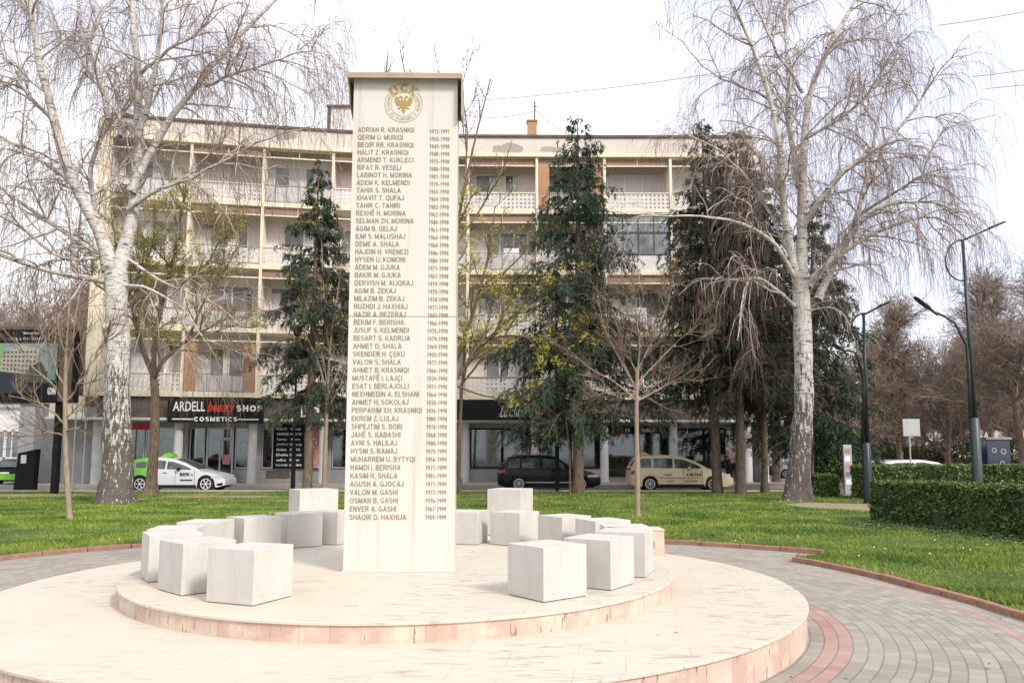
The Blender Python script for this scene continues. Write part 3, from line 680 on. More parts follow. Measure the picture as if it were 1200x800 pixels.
for i in range(NB):
    xf, W = frame(i)
    for bb in (cornice, roofb, wallm, wallp, postb, canb, lint, shopw, inter, edge, *slabs): bb.xf = xf
    cornice.box((-.003, -.18, SLAB[4] + .12), (W + .003, .3, TOPZ)); edge.box((0, -.23, SLAB[4] - .1), (W, .28, SLAB[4] + .118))
    roofb.box((-.02, -.28, TOPZ + .002), (W + .02, 6, TOPZ + .14))
    (wallp if i % 2 else wallm).box((0, DEP, SLAB[0]), (W, DEP + .3, TOPZ - .01))
    wallm.box((-.06, .12, SLAB[0] + .05), (.06, DEP - .002, SLAB[4]))
    big = i in (0, 3, 5, 7, 9, 1)
    postb.box((-.075, -.13, SLAB[0] - .02), (.075, .02, SLAB[4] - .1))
    for k in range(4):
        z = SLAB[k]
        edge.box((.08, -.11, z), (W - .08, .119, z + .26)); slabs[k].box((.002, .12, z + .02), (W - .002, DEP - .003, z + .22))
        # parapet
        zt = z + 1.28; t = RAIL[k][i]; b = MB(xf)
        if W < 2: t = 'p'
        if t == 'p':
            x0, x1 = .09, W - .09; nx = max(4, int((x1 - x0) / .23)); cw = (x1 - x0) / nx; nz_ = 4; ch = (zt - z - .34) / nz_
            for yy in (-.05, .01):
                X = []; [X.extend((x0 + c * cw, x0 + c * cw + cw * .28, x0 + c * cw + cw * .72)) for c in range(nx)]; X.append(x1)
                Zs = []; [Zs.extend((z + .28 + r_ * ch, z + .28 + r_ * ch + ch * .28, z + .28 + r_ * ch + ch * .74)) for r_ in range(nz_)]; Zs.append(zt - .06)
                i0 = b.pts([(x, yy, q) for x in X for q in Zs])
                for a in range(len(X) - 1):
                    for c in range(len(Zs) - 1):
                        if a % 3 == 1 and c % 3 == 1: continue
                        q = i0 + a * len(Zs) + c; b.face((q, q + 1, q + len(Zs) + 1, q + len(Zs)))
            o = b.build('balcony_parapet', M['panel'], bld, fix=False)
            r_ = MB(xf); r_.box((.08, -.09, zt - .06), (W - .08, .05, zt)); r_.build('coping', M['rail' if (i + k) % 2 else 'yellow'], o)
        elif t in 'rm':
            pa, pb = (.75, W - .75) if t == 'm' else (.1, W - .1)
            b.box((pa, -.04, z + .36), (pb, -.02, zt - .12)); o = b.build('balcony_parapet', M['frost'] if (i + k) % 3 else M['shutter'], bld)
            r_ = MB(xf); r_.box((.08, -.06, zt - .05), (W - .08, .0, zt)); r_.box((.08, -.05, z + .3), (W - .08, -.01, z + .35))
            for q in range(1, 6): r_.box((W * q / 6 - .02, -.07, z + .26), (W * q / 6 + .02, -.041, zt - .05))
            r_.build('railing', M['rail'], o)
            if t == 'm':
                for xa, xb in ((.1, .72), (W - .72, W - .1)):
                    p_ = MB(xf); p_.box((xa, -.045, z + .3), (xb, -.015, z + 2.9)); p_.build('side_panel', M['brownp'], bld)
        elif t == 'g':
            b.box((.09, -.05, z + .27), (W - .09, .0, z + 1.15)); o = b.build('balcony_parapet', M['shutter'], bld)
            g_ = MB(xf); g_.box((.1, -.01, z + 1.2), (W - .1, .02, SLAB[k + 1] - .06)); g_.build('glazing', M['glass'], o)
            f_ = MB(xf)
            for q in range(5): f_.box((.09 + (W - .24) * q / 4, -.04, z + 1.15), (.15 + (W - .24) * q / 4, -.012, SLAB[k + 1] - .06))
            for q in (z + 1.13, z + 2.45, SLAB[k + 1] - .1): f_.box((.09, -.055, q), (W - .09, -.013, q + .09))
            f_.build('glazing_frame', M['poleblue'], o)
            c_ = MB(xf); c_.box((.2, .25, z + 1.2), (W * .35, .3, z + 2.9)); c_.box((W * .5, .25, z + 1.2), (W * .8, .3, z + 2.9)); c_.build('curtain', M['curtain'], o)
        # window in the wall behind the balcony
        if W < 2: continue
        wt = WIN[k][i % 10]; yb = DEP - .03
        if wt == 'a': spans = [(.35, 1.9, .95), (2.1, 2.95, .28)]
        elif wt == 'b': spans = [(1.0, W - .5, .30)]
        elif wt == 'c': spans = [(.6, W - .6, 1.0)]
        else: spans = [(.3, W - .35, .95)]
        for (xa, xb, zo) in spans:
            za, zc = z + .25 + zo, z + 2.85; xb = min(xb, W - .2)
            f_ = MB(xf)
            for q in ((xa, za, xa + .07, zc), (xb - .07, za, xb, zc), (xa + .072, za, xb - .072, za + .07), (xa + .072, zc - .07, xb - .072, zc)): f_.box((q[0], yb - .06, q[1]), (q[2], yb + .02, q[3]))
            nm = max(1, int((xb - xa) / .8))
            for q in range(1, nm): xm = xa + (xb - xa) * q / nm; f_.box((xm - .045, yb - .05, za + .072), (xm + .045, yb + .02, zc - .072))
            o = f_.build('window', M['white'], bld)
            p_ = MB(xf); p_.box((xa + .05, yb - .005, za + .05), (xb - .05, yb + .005, zc - .05)); p_.build('pane', M['shutter'] if wt in 'cd' and rnd.random() < .8 else M['glass'], o)
            if rnd.random() < .75 and wt not in 'cd':
                c_ = MB(xf); s0 = rnd.choice((0, .5)); x_a = xa + .06 + (xb - xa) * s0; c_.box((x_a, yb - .022, za + .08), (min(xb - .06, x_a + (xb - xa) * rnd.uniform(.25, .5)), yb - .008, zc - .08 - rnd.random() * .3)); c_.build('curtain', M['curtain'], o)
        # awning box and rail under the slab above
        r_ = MB(xf); zz = SLAB[k + 1] - (.10 if k == 3 else 0)
        if (k, i) in AWN:
            r_.box((.1, .03, zz - .42), (W - .1, .08, zz - .05)); r_.build('awning', M['awning_g'] if (k, i) == (2, 6) else M['awning'], bld)
        r2 = MB(xf); r2.box((.08, -.04, zz - .52), (W - .08, .0, zz - .45)); r2.box((W / 2 - .02, -.03, zz - .45), (W / 2 + .02, -.01, zz)); r2.build('awning_rail', M['yellow'], bld)
    # ground floor
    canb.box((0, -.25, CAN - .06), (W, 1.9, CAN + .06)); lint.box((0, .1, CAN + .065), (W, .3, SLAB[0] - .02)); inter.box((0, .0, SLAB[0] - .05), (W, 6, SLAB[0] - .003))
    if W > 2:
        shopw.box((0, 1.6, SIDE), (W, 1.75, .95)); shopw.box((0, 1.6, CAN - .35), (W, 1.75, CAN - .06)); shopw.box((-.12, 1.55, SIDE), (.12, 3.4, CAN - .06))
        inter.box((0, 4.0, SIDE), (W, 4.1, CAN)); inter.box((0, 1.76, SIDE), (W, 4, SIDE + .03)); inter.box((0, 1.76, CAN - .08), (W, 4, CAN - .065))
# closing post, end walls
xf, W = frame(NB - 1)
for bb in (postb, wallm, edge, cornice, shopw): bb.xf = xf
postb.box((W - .1, -.13, SLAB[0] - .02), (W + .06, .02, SLAB[4] - .1)); wallm.box((W, -.1, SIDE), (W + .3, 9, TOPZ - .02)); shopw.box((W - .3, .5, SIDE), (W - .02, 3.4, CAN - .07))
xf0, W0 = frame(0)
for bb in (postb, wallm, edge, cornice, canb, lint, shopw): bb.xf = xf0
edge.box((-.62, -.2, SLAB[0]), (-.08, .5, TOPZ - .03)); wallm.box((-.5, .5, SLAB[0]), (-.1, 9, TOPZ - .02))
canb.box((-2.4, -.25, CAN - .06), (-.002, 1.9, CAN + .06)); shopw.box((-1.9, 1.2, SIDE), (-.15, 1.7, CAN - .07)); shopw.box((-2.2, 1.9, SIDE), (-1.9, 7, SLAB[0] - .3))
edge.box((-2.3, .1, CAN + .065), (-.63, .3, SLAB[0] - .02))
cornice.build('parapet_fascia', M['fascia'], bld); roofb.build('roof', M['roofm'], bld); [q_.build('floor_slab', M['wall'], bld) for q_ in slabs]; wallm.build('wall', M['wall'], bld); wallp.build('wall', M['wallp'], bld)
postb.build('balcony_post', M['yellow'], bld); edge.build('slab_edge', M['yellow'], bld); canb.build('canopy', M['white'], bld); lint.build('lintel_board', M['roofm'], bld)
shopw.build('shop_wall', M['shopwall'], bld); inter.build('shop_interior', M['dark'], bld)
# roof block, chimney with its aerial (parts of the roof)
rb = MB(); q = at(385, 158, 47) - BO; q2 = at(470, 124, 47) - BO; rb.box((q.x, q.y, q.z - .6), (q2.x, q.y + 4, q2.z - .12)); o = rb.build('stair_house', M['white'], bld)
rb = MB(); rb.box((q.x - .15, q.y - .15, q2.z - .118), (q2.x, q.y + 4.1, q2.z)); rb.box((q.x - .1, q.y - .05, q.z - .6), (q.x + .12, q.y - .002, q2.z - .12)); rb.build('stair_house_roof', M['roofm'], o)
c0 = at(618, 160, 44) - BO; c1 = at(629, 142, 44) - BO
rb = MB(); rb.box((c0.x, c0.y, c0.z - .5), (c1.x, c0.y + .5, c1.z)); rb.box((c0.x - .05, c0.y - .05, c1.z), (c1.x + .05, c0.y + .55, c1.z + .08)); o = rb.build('chimney', M['brownp'], bld)
rb = MB(); a0 = at(626.5, 142, 44) - BO; a1 = at(627, 117, 44) - BO; rb.tube([a0 + Vector((0, .25, -.1)), a1 + Vector((0, .25, 0))], .04, 6); rb.tube([a1 + Vector((-.25, .25, -.3)), a1 + Vector((.25, .25, -.3))], .02, 5); rb.build('aerial', M['poleblk'], o)
rb = MB(); q = at(520, 160, 44) - BO; q2 = at(646, 158, 44) - BO; rb.box((q.x, q.y, TOPZ + .13), (q2.x, q.y + 1, TOPZ + .38)); rb.build('roof_upstand', M['roofm'], bld)
# stains where the fascia's paint has come off
for (x0, y0, w_, h_) in ((337, 166, 13, 6), (596, 173, 19, 7), (644, 173, 12, 4), (655, 177, 9, 3)):
    c_ = at(x0, y0, 42.6) - BO
    i = 3 if x0 < 400 else (5 if x0 < 629 else 6); xf, W = frame(i if x0 > 400 else 2)
    lc = xf.inverted() @ c_; b = MB(xf); P = []
    for k in range(26):
        a = k * 2 * math.pi / 26; r_ = 1 + .5 * mnoise.noise(Vector((math.cos(a) * 1.5 + x0, math.sin(a) * 1.5, 0))); P.append((lc.x + w_ / 21 * r_ * math.cos(a), -.183, max(SLAB[4] + .14, min(TOPZ - .03, lc.z + h_ / 21 * r_ * math.sin(a)))))
    b.poly(P); b.build('bare_plaster_patch', M['brownp'] if False else M['pave'], bld, fix=False)
# columns
for x in (114, 209, 296, 379, 462, 545, 627, 708, 789, 876):
    Yc = 40.6 + (x - 114) / (545 - 114) * 2.7 if x < 545 else 43.3
    p = at(x, 520, Yc) - BO; b = MB(); b.lathe([(.26, SIDE), (.26, SIDE + .06), (.235, SIDE + .09), (.235, CAN - .06)], (p.x, p.y, 0), 24)
    b.build('column', M['col'], bld, smooth=True)
# shop windows: frame, pane, shelves and goods behind
GC = [mat('goods_' + n_, c_, None, rough=.6) for n_, c_ in (('pale', (.5, .46, .42)), ('red', (.45, .06, .05)), ('pink', (.5, .25, .25)), ('tan', (.35, .25, .16)), ('white', (.7, .7, .68)), ('green', (.12, .22, .15)), ('grey', (.2, .2, .21)))]
for i in range(NB):
    xf, W = frame(i)
    if W < 2: continue
    if i == 1: spans = [(.2, 1.0), (2.6, W - .2)]
    elif i == 2: spans = [(.15, .75)]
    else: spans = [(.15, W * .5 - .02), (W * .5 + .02, W - .15)]
    for (xa, xb) in spans:
        za, zc = (.97, CAN - .37) if i != 7 else (.5, CAN - .3)
        f_ = MB(xf)
        for q in ((xa, za, xa + .06, zc), (xb - .06, za, xb, zc), (xa + .062, za, xb - .062, za + .07), (xa + .062, zc - .07, xb - .062, zc)): f_.box((q[0], 1.52, q[1]), (q[2], 1.6, q[3]))
        o = f_.build('shop_window', M['poleblk'] if i > 3 else M['alu'], bld)
        p_ = MB(xf); p_.box((xa + .06, 1.555, za + .07), (xb - .06, 1.562, zc - .07)); p_.build('pane', M['shopglass'], o)
        s_ = MB(xf)
        for q in range(4): zq = za + .15 + q * .55; s_.box((xa + .15, 2.3, zq), (xb - .15, 2.7, zq + .04))
        s_.build('shelf', M['alu'], o)
        g_ = MB(xf)
        for q in range(4):
            x = xa + .2; zq = za + .192 + q * .55
            while x < xb - .35:
                wq = rnd.uniform(.08, .28); hq = rnd.uniform(.1, .42)
                if rnd.random() < .75: g_.k = rnd.randrange(len(GC)); g_.box((x, 2.35, zq), (x + wq, 2.6, zq + hq))
                x += wq + rnd.uniform(.02, .2)
        if not g_.f: g_.box((xa + .2, 2.35, za + .2), (xa + .4, 2.6, za + .5))
        tag(g_.build('goods', GC, o), kind='stuff')
xf, W = frame(1)
f_ = MB(xf)     # the shop's glazed double door
for q in ((1.08, SIDE, 1.18, CAN - .36), (2.42, SIDE, 2.52, CAN - .36), (1.18, CAN - .46, 2.42, CAN - .36), (1.18, 2.55, 2.42, 2.67), (1.77, SIDE + .12, 1.85, 2.55), (1.18, SIDE, 2.42, SIDE + .12)): f_.box((q[0], 1.50, q[1]), (q[2], 1.6, q[3]))
o = f_.build('door', M['alu'], bld); p_ = MB(xf); p_.box((1.18, 1.555, SIDE + .1), (2.42, 1.56, CAN - .4)); p_.build('pane', M['shopglass'], o)
p_ = MB(xf); p_.box((1.72, 1.45, 1.15), (1.75, 1.48, 1.45)); p_.box((1.87, 1.45, 1.15), (1.90, 1.48, 1.45)); p_.build('handle', M['poleblk'], o)
p_ = MB(xf); p_.box((1.95, 1.55, 1.2), (2.35, 1.553, 1.75)); p_.build('pink_notice', GC[2], o)
p_ = MB(xf); p_.box((.9, .9, SIDE - .05), (2.7, 1.5, SIDE + .13)); p_.build('door_step', M['shopwall'], bld)
xf, W = frame(2)
p_ = MB(xf); p_.box((.4, 1.575, .42), (1.7, 1.598, .86)); p_.build('vent_grille', M['roofm'], bld)
# signs on the shops: things of their own ----------------------------------------------------
def on_front(i, x, z, y=0): xf, W = frame(i); return BO + (xf @ Vector((x, y, z)))
def front_rz(i): xf, W = frame(i); return math.atan2(xf[1][0], xf[0][0])
i = 1; p = on_front(0, 2.95, 0, -.32); q = at(309, 480, 41.3)
s0 = empty('shop_sign', (at(197, 482, 40.6).x, 40.62, at(197, 495, 40.6).z), 'black shop sign reading ARDELL beauty SHOP COSMETICS above the glazed door', 'shop sign', rz=front_rz(1) * .75)
SW = (at(309, 480, 41.2) - at(197, 480, 40.6)).length; SH = at(197, 468, 40.6).z - at(197, 495, 40.6).z
b = MB(); b.box((0, -.14, 0), (SW, .0, SH)); b.build('board', M['black'], s0, bevel=.01)
text_fit('letters', 'ARDELL', SW * .055, SW * .385, SH * .50, SH * .92, -.155, M['letter'], s0, bold=.015)
text_fit('script_letters', 'beauty', SW * .41, SW * .70, SH * .34, SH * .92, -.155, M['redl'], s0, bold=.035, shear=.35)
b = MB(); q_ = stroke_text(b, 'SHOP', 0, 0, SH * .28, 0, 1.3, .26); b = MB(); stroke_text(b, 'SHOP', SW * .85 - q_ / 2, SH * .50, SH * .28, -.145, 1.3, .26); b.build('letters', M['letter'], s0, fix=False)
b = MB(); q_ = stroke_text(b, 'COSMETICS', 0, 0, SH * .2, 0, 1.35, .26); b = MB(); stroke_text(b, 'COSMETICS', SW * .5 - q_ / 2, SH * .06, SH * .2, -.145, 1.35, .26); b.build('letters', M['letter'], s0, fix=False)
for xa_, xb_ in ((.05, .27), (.73, .95)): b = MB(); b.box((SW * xa_, -.152, SH * .13), (SW * xb_, -.141, SH * .18)); b.build('line', M['letter'], s0)
def board(i, x0, x1, z0, z1, name, label, cat, m, y=1.42):
    xf, W = frame(i); p = BO + (xf @ Vector((x0, y, z0))); r_ = empty(name, p, label, cat, rz=front_rz(i)); b = MB(); b.box((0, 0, 0), (x1 - x0, .06, z1 - z0)); b.build('board', m, r_); return r_, x1 - x0, z1 - z0
r_, w_, h_ = board(2, .85, 2.45, .98, CAN - .18, 'brand_board', 'black board of white brand names in two columns beside the shop door', 'sign board', M['black'])
for cx_, words in ((.06, ['KIKO', 'essence', 'Catrice', 'Joko', 'Golden', 'Delia', 'wibo', 'Lovely']), (.52, ['Rimmel', 'NYX', 'Aura', 'Bielenda', 'MAXI', 'Deborah', 'Flormar', 'GOSH'])):
    for k, s_ in enumerate(words):
        z_ = h_ * (.92 - k * .118); text_fit('letters', s_, w_ * cx_, w_ * (cx_ + .34 + .06 * (k % 2)), z_ - h_ * .05, z_ + h_ * .005, -.006, M['letter'], r_, bold=.02)
r_, w_, h_ = board(2, 2.5, 3.75, .98, CAN - .18, 'window_poster', 'colourful pink, yellow and white poster wall right of the black brand board', 'poster', GC[2])
b = MB(); cc = [mat('poster_' + n_, c_, None, rough=.5) for n_, c_ in (('yellow', (.75, .45, .08)), ('white', (.75, .72, .72)), ('magenta', (.55, .08, .22)), ('orange', (.75, .22, .08)), ('lilac', (.45, .35, .6)))]
for a_ in range(7):
    for c_ in range(11):
        if rnd.random() < .8: b.k = rnd.randrange(5); x, z_ = a_ * w_ / 7, c_ * h_ / 11; b.poly([(x + .01, -.004, z_ + .02), (x + w_ / 7 * rnd.uniform(.5, .95), -.004, z_ + .02), (x + w_ / 7 * rnd.uniform(.5, .95), -.004, z_ + h_ / 11 * rnd.uniform(.4, .9)), (x + .01, -.004, z_ + h_ / 11 * rnd.uniform(.4, .9))])
b.build('print', cc, r_, fix=False)
# AC unit
p = at(354, 489, 41.9); r_ = empty('air_conditioner', p, 'white air conditioning unit on the ledge above the poster wall', 'air conditioner')
b = MB(); b.box((0, -.3, 0), (.95, 0, .72)); b.build('casing', M['white'], r_, bevel=.02); b = MB(); b.lathe([(.26, -.31), (.27, -.305), (.2, -.32), (.05, -.315), (.001, -.315)], (.36, 0, .37), 20, axis='Y'); b.build('fan_grille', M['roofm'], r_)
# awning with script and the rest of the shop fascias
def fascia(x0, x1, y0, y1, Y, label, m, name='shop_sign'):
    a, c = at(x0, y1, Y), at(x1, y0, Y); r_ = empty(name, a, label, 'shop sign'); b = MB(); b.box((0, -.1, 0), (c.x - a.x, .0, c.z - a.z)); b.build('board', m, r_, bevel=.01); return r_, c.x - a.x, c.z - a.z
r_, w_, h_ = fascia(536, 622, 468.5, 492, 42.7, 'long black shop sign with white handwriting, behind the tree right of the pillar', M['black'])
text_fit('script_letters', 'Lulishte', w_ * .58, w_ * .9, h_ * .15, h_ * .72, -.105, M['letter'], r_, bold=.0, shear=.5)
r_, w_, h_ = fascia(711, 783, 499, 507, 43.9, 'dark shop sign with white letters and a red mark above the right shop window', M['black'])
text_fit('letters', 'n    essi', w_ * .30, w_ * .78, h_ * .1, h_ * .85, -.105, M['letter'], r_, bold=.02)
b = MB(); b.lathe([(.22, -.115), (.30, -.115)], (w_ * .18, 0, h_ * .4), 20, axis='Y'); b.box((w_ * .18 - .03, -.118, -.25), (w_ * .18 + .03, -.112, h_ + .2)); b.build('red_mark', M['redl'], r_)
r_, w_, h_ = fascia(152, 184, 497, 503, 42.0, 'narrow red shop strip behind the left trees', M['redl'], 'shop_strip')
# pavement in front of the shops
b = MB(); b.box((-25.0, 39.6, -.02), (PX[-1].x + 1.2, 60, SIDE)); o = b.build('pavement', M['pave'], bevel=.01); tag(o, kind='structure')
b = MB(); b.box((-25.0, 39.42, -.02), (PX[-1].x + 1.2, 39.595, SIDE + .006)); o = b.build('pavement_kerb', M['kerbg'], bevel=.01); tag(o, 'long pale kerb stone edge of the pavement before the shops', 'kerb')
# ------------------------------------------------------------------ cars
def lerp_tab(T, x):
    if x <= T[0][0]: return T[0][1]
    for (a, fa), (b_, fb) in zip(T, T[1:]):
        if x <= b_: return fa + (fb - fa) * (x - a) / (b_ - a)
    return T[-1][1]
def smooth_tab(T, x, r=.07): return sum(lerp_tab(T, x + d * r) for d in (-1, -.5, 0, .5, 1)) / 5
def car(name, label, loc, rz, L, H, W, belt, roof, wheels, wr, paint, windows, group=None, glass=None, paint2=None, split=None, rim='rim', spokes=10, cat='car', clad=False, ws=None, rs=None, simple=False):
    """belt/roof: (x, z) tables along the side, rear to front; wheels: the two axle positions"""
    glass = glass or M['carglass']; root = empty(name, loc, label, cat, group, rz)
    x0, x1 = roof[0][0], roof[-1][0]
    def hw(x, z):
        e = min(x, L - x); f = 1.0
        if e < .55: f -= .17 * (1 - e / .55) ** 2
        if z < .38: f -= .035 * (1 - z / .38)
        bz = smooth_tab(belt, x)
        if z > bz - .25: f -= .02 * min(1, (z - bz + .25) / .25)
        if z > bz: f -= .18 * (z - bz) / max(.2, H - bz)
        return W / 2 * f
    def zb(x):
        z = .20 + (.10 * max(0, 1 - min(x, L - x) / .35))
        for wx in wheels:
            d = abs(x - wx); ar = wr + .055
            if d < ar: z = max(z, wr + math.sqrt(ar * ar - d * d))
        return z
    zt = lambda x: smooth_tab(belt, x)
    xs = sorted(set([L * k / 70 for k in range(71)] + [wx + s_ * (wr + .055) for wx in wheels for s_ in (-1, 1)] + ([split] if split else [])))
    NX = len(xs) - 1
    def endx(x, z):       # rounds nose and tail in plan and profile
        if x < .001: return .05 * abs(z - .65) ** 1.5 * 2
        if x > L - .001: return L - .10 * abs(z - .50) ** 1.5 * 2
        return x
    b = MB()
    for sg in (-1, 1):
        def side(u, v):
            x = xs[round(u * NX)]; a = zb(x); z = a + (zt(x) - a) * v; return (endx(x, z), sg * hw(x, z), z)
        i0 = b.pts([side(a / NX, c / 9) for a in range(NX + 1) for c in range(10)])
        for a in range(NX):
            b.k = 1 if (paint2 and split and (xs[a] + xs[a + 1]) / 2 < split) else 0
            for c in range(9):
                b.k = 1 if (paint2 and split and (xs[a] + xs[a + 1]) / 2 + (c / 9 - .5) * .5 < split) else 0
                q = i0 + a * 10 + c; b.face((q, q + 1, q + 11, q + 10))
    def topf(u, v):
        x = xs[round(u * NX)]; s_ = v * 2 - 1; z = zt(x); return (endx(x, z), s_ * hw(x, z), z + .05 * (1 - s_ * s_) * min(1, min(x, L - x) / .4))
    i0 = b.pts([topf(a / NX, c / 8) for a in range(NX + 1) for c in range(9)])
    for a in range(NX):
        b.k = 1 if (paint2 and split and (xs[a] + xs[a + 1]) / 2 < split) else 0
        for c in range(8): q = i0 + a * 9 + c; b.face((q, q + 1, q + 10, q + 9))
    for xe in (0, L):
        b.k = 1 if (paint2 and xe == 0) else 0
        i0 = b.pts([(endx(xe, zb(xe) + (zt(xe) - zb(xe)) * v / 9), (w_ / 8 * 2 - 1) * hw(xe, zb(xe) + (zt(xe) - zb(xe)) * v / 9), zb(xe) + (zt(xe) - zb(xe)) * v / 9) for w_ in range(9) for v in range(10)])
        for a in range(8):
            for c in range(9): q = i0 + a * 10 + c; b.face((q, q + 1, q + 11, q + 10))
    # cabin
    rx = sorted(set([x0 + (x1 - x0) * k / 40 for k in range(41)])); rt = lambda x: max(zt(x) - .02, smooth_tab(roof, x, .05))
    for sg in (-1, 1):
        i0 = b.pts([(x, sg * hw(x, zt(x) - .02 + (rt(x) - zt(x) + .02) * c / 5), zt(x) - .02 + (rt(x) - zt(x) + .02) * c / 5) for x in rx for c in range(6)])
        for a in range(40):
            b.k = 1 if (paint2 and split and rx[a] < split) else 0
            for c in range(5): q = i0 + a * 6 + c; b.face((q, q + 1, q + 7, q + 6))
    i0 = b.pts([(x, (c / 8 * 2 - 1) * hw(x, rt(x)), rt(x) + .035 * (1 - (c / 8 * 2 - 1) ** 2)) for x in rx for c in range(9)])
    for a in range(40):
        b.k = 1 if (paint2 and split and rx[a] < split) else 0
        for c in range(8): q = i0 + a * 9 + c; b.face((q, q + 1, q + 10, q + 9))
    bodyo = b.build('body', [paint, paint2 or paint], root, smooth=True)
    # underside and arches
    b = MB(); b.box((.35, -W / 2 + .12, .16), (L - .35, W / 2 - .12, .62))
    b.build('chassis', M['arch'], root)
    # side windows
    for (xa, xb, lo, hi) in windows:
        for sg in (-1, 1):
            b = MB(); nn = 14
            def wf(u, v):
                x = xa + (xb - xa) * u; zl = zt(x) + lo; zh = max(zl + .01, min(rt(x) - hi, zl + 2)); z = zl + (zh - zl) * v
                return (x, sg * (hw(x, z) + .007), z)
            b.grid(wf, nn, 4); b.build('side_window', glass, root, smooth=True)
    for (xa, xb, nm) in ((ws[0], ws[1], 'windscreen'), (rs[0], rs[1], 'rear_window')) if ws else ():
        b = MB()
        b.grid(lambda u, v: ((xa + (xb - xa) * u), (v * 2 - 1) * .88 * hw(xa + (xb - xa) * u, rt(xa + (xb - xa) * u)), rt(xa + (xb - xa) * u) + .035 * (1 - (v * 2 - 1) ** 2) + .012), 10, 8)
        b.build(nm, glass, root, smooth=True)
    # wheels
    for wx in wheels:
        for sg in (-1, 1):
            yo = sg * (W / 2 - .12)
            we = bpy.data.objects.new('wheel', None); col.objects.link(we); we.parent = root; we.location = (wx, yo, wr); we.empty_display_size = .1
            if sg > 0: we.rotation_euler = (0, 0, math.pi)
            b = MB(); b.lathe([(wr * .66, -.09), (wr * .72, -.115), (wr * .93, -.115), (wr, -.08), (wr, .08), (wr * .9, .1)], n=28, axis='Y'); b.build('tyre', M['tyre'], we, smooth=True)
            b = MB(); b.lathe([(wr * .70, -.10), (wr * .64, -.105), (wr * .62, -.05), (.001, -.045)], n=28, axis='Y')
            o_ = b.build('rim_well', M['arch'], we)
            b = MB(); b.lathe([(wr * .70, -.112), (wr * .60, -.112)], n=28, axis='Y'); b.lathe([(wr * .18, -.10), (.001, -.112)], n=16, axis='Y')
            for k in range(spokes):
                a = 2 * math.pi * k / spokes; da = .55 / spokes * 2
                P = [(wr * .1 * math.cos(a - da), -.108, wr * .1 * math.sin(a - da)), (wr * .62 * math.cos(a - da * .8), -.108, wr * .62 * math.sin(a - da * .8)), (wr * .62 * math.cos(a + da * .8), -.108, wr * .62 * math.sin(a + da * .8)), (wr * .1 * math.cos(a + da), -.108, wr * .1 * math.sin(a + da))]
                b.poly(P, (0, .02, 0))
            b.build('rim', M[rim], we)
    if simple: return root, hw, zt
    # door seams, sill, handles, mirror, lamps
    b = MB()
    for sg in (-1, 1):
        for xd in (wheels[0] + .55 * (wheels[1] - wheels[0]) - .05, wheels[1] - wr - .18):
            b.grid(lambda u, v: (xd - .008 + .016 * u, sg * (hw(xd, .3 + (zt(xd) - .3) * v) + .003), .3 + (zt(xd) - .3) * v), 1, 8)
    b.build('door_seam', M['arch'], root)
    for sg in (-1, 1):
        b = MB(); m0, m1 = wheels[0] + wr + .08, wheels[1] - wr - .08
        b.grid(lambda u, v: (m0 + (m1 - m0) * u, sg * (hw(m0 + (m1 - m0) * u, .27) + .008), .17 + .15 * v), 10, 2); b.build('sill', M['arch'], root)
        for xd in (wheels[0] + .42 * (wheels[1] - wheels[0]), wheels[0] + .80 * (wheels[1] - wheels[0]) - .1):
            b = MB(); z_ = zt(xd) - .13; y_ = sg * (hw(xd, z_) + .018); b.box((xd - .24, min(y_, y_ - sg * .02), z_ - .015), (xd - .06, max(y_, y_ - sg * .02), z_ + .02)); b.build('door_handle', M['cblack'] if paint2 else paint, root)
        xm = ws[0] - .18 if ws[0] < ws[1] else ws[1] - .1
        xm = min(ws) + .22; z_ = zt(xm) + .06; y_ = sg * (W / 2 + .06)
        b = MB(); b.lathe([(.001, -.10), (.06, -.09), (.085, 0), (.06, .09), (.001, .10)], (xm, y_, z_), 12, axis='Y'); o_ = b.build('wing_mirror', M['cblack'] if paint2 or paint == M['cblack'] else paint, root, smooth=True)
    return root, hw, zt
def lamp_patch(root, hw, zt, L, xa, xb, za, zb_, m, name):
    for sg in (-1, 1):
        b = MB(); b.grid(lambda u, v: (xa + (xb - xa) * u, sg * (hw(xa + (xb - xa) * u, za + (zb_ - za) * v) + .006), za + (zb_ - za) * v * (1 - .35 * (1 - u))), 5, 3); b.build(name, m, root, smooth=True)
def cpos(x, y, Y, W): p = at(x, y, Y); return Vector((p.x, Y + W / 2, 0))
# black estate with an orange roof beacon: x 583..704
YC = 36.9
xl, xr = at(583, 574, YC).x, at(704.5, 574, YC).x; L = xr - xl; k = L / 4.5
T = lambda s_: [(a * k, b_ * 1.02) for a, b_ in s_]
r_, hw_, zt_ = car('parked_car', 'black car with roof rails and an orange taxi beacon, behind a thick trunk', (xl, YC + .92, 0), 0, L, 1.68, 1.84,
    T([(0, .98), (.12, 1.02), (.5, 1.04), (2.9, .99), (3.3, .99), (3.75, .93), (4.2, .82), (4.42, .66), (4.5, .60)]), T([(.06, 1.0), (.22, 1.25), (.55, 1.57), (.9, 1.63), (1.8, 1.66), (2.45, 1.60), (2.8, 1.42), (3.3, 1.0)]),
    (.93 * k, 3.62 * k), .345, M['cblack'], [(.48 * k, .98 * k, .04, .12), (1.05 * k, 1.86 * k, .04, .13), (1.93 * k, 2.92 * k, .04, .13)], ws=(2.5 * k, 3.2 * k), rs=(.12 * k, .45 * k))
lamp_patch(r_, hw_, zt_, L, .02, .36, .86, 1.02, M['redlamp'], 'tail_light'); lamp_patch(r_, hw_, zt_, L, L - .62, L - .12, .66, .80, M['lampglass'], 'headlight')
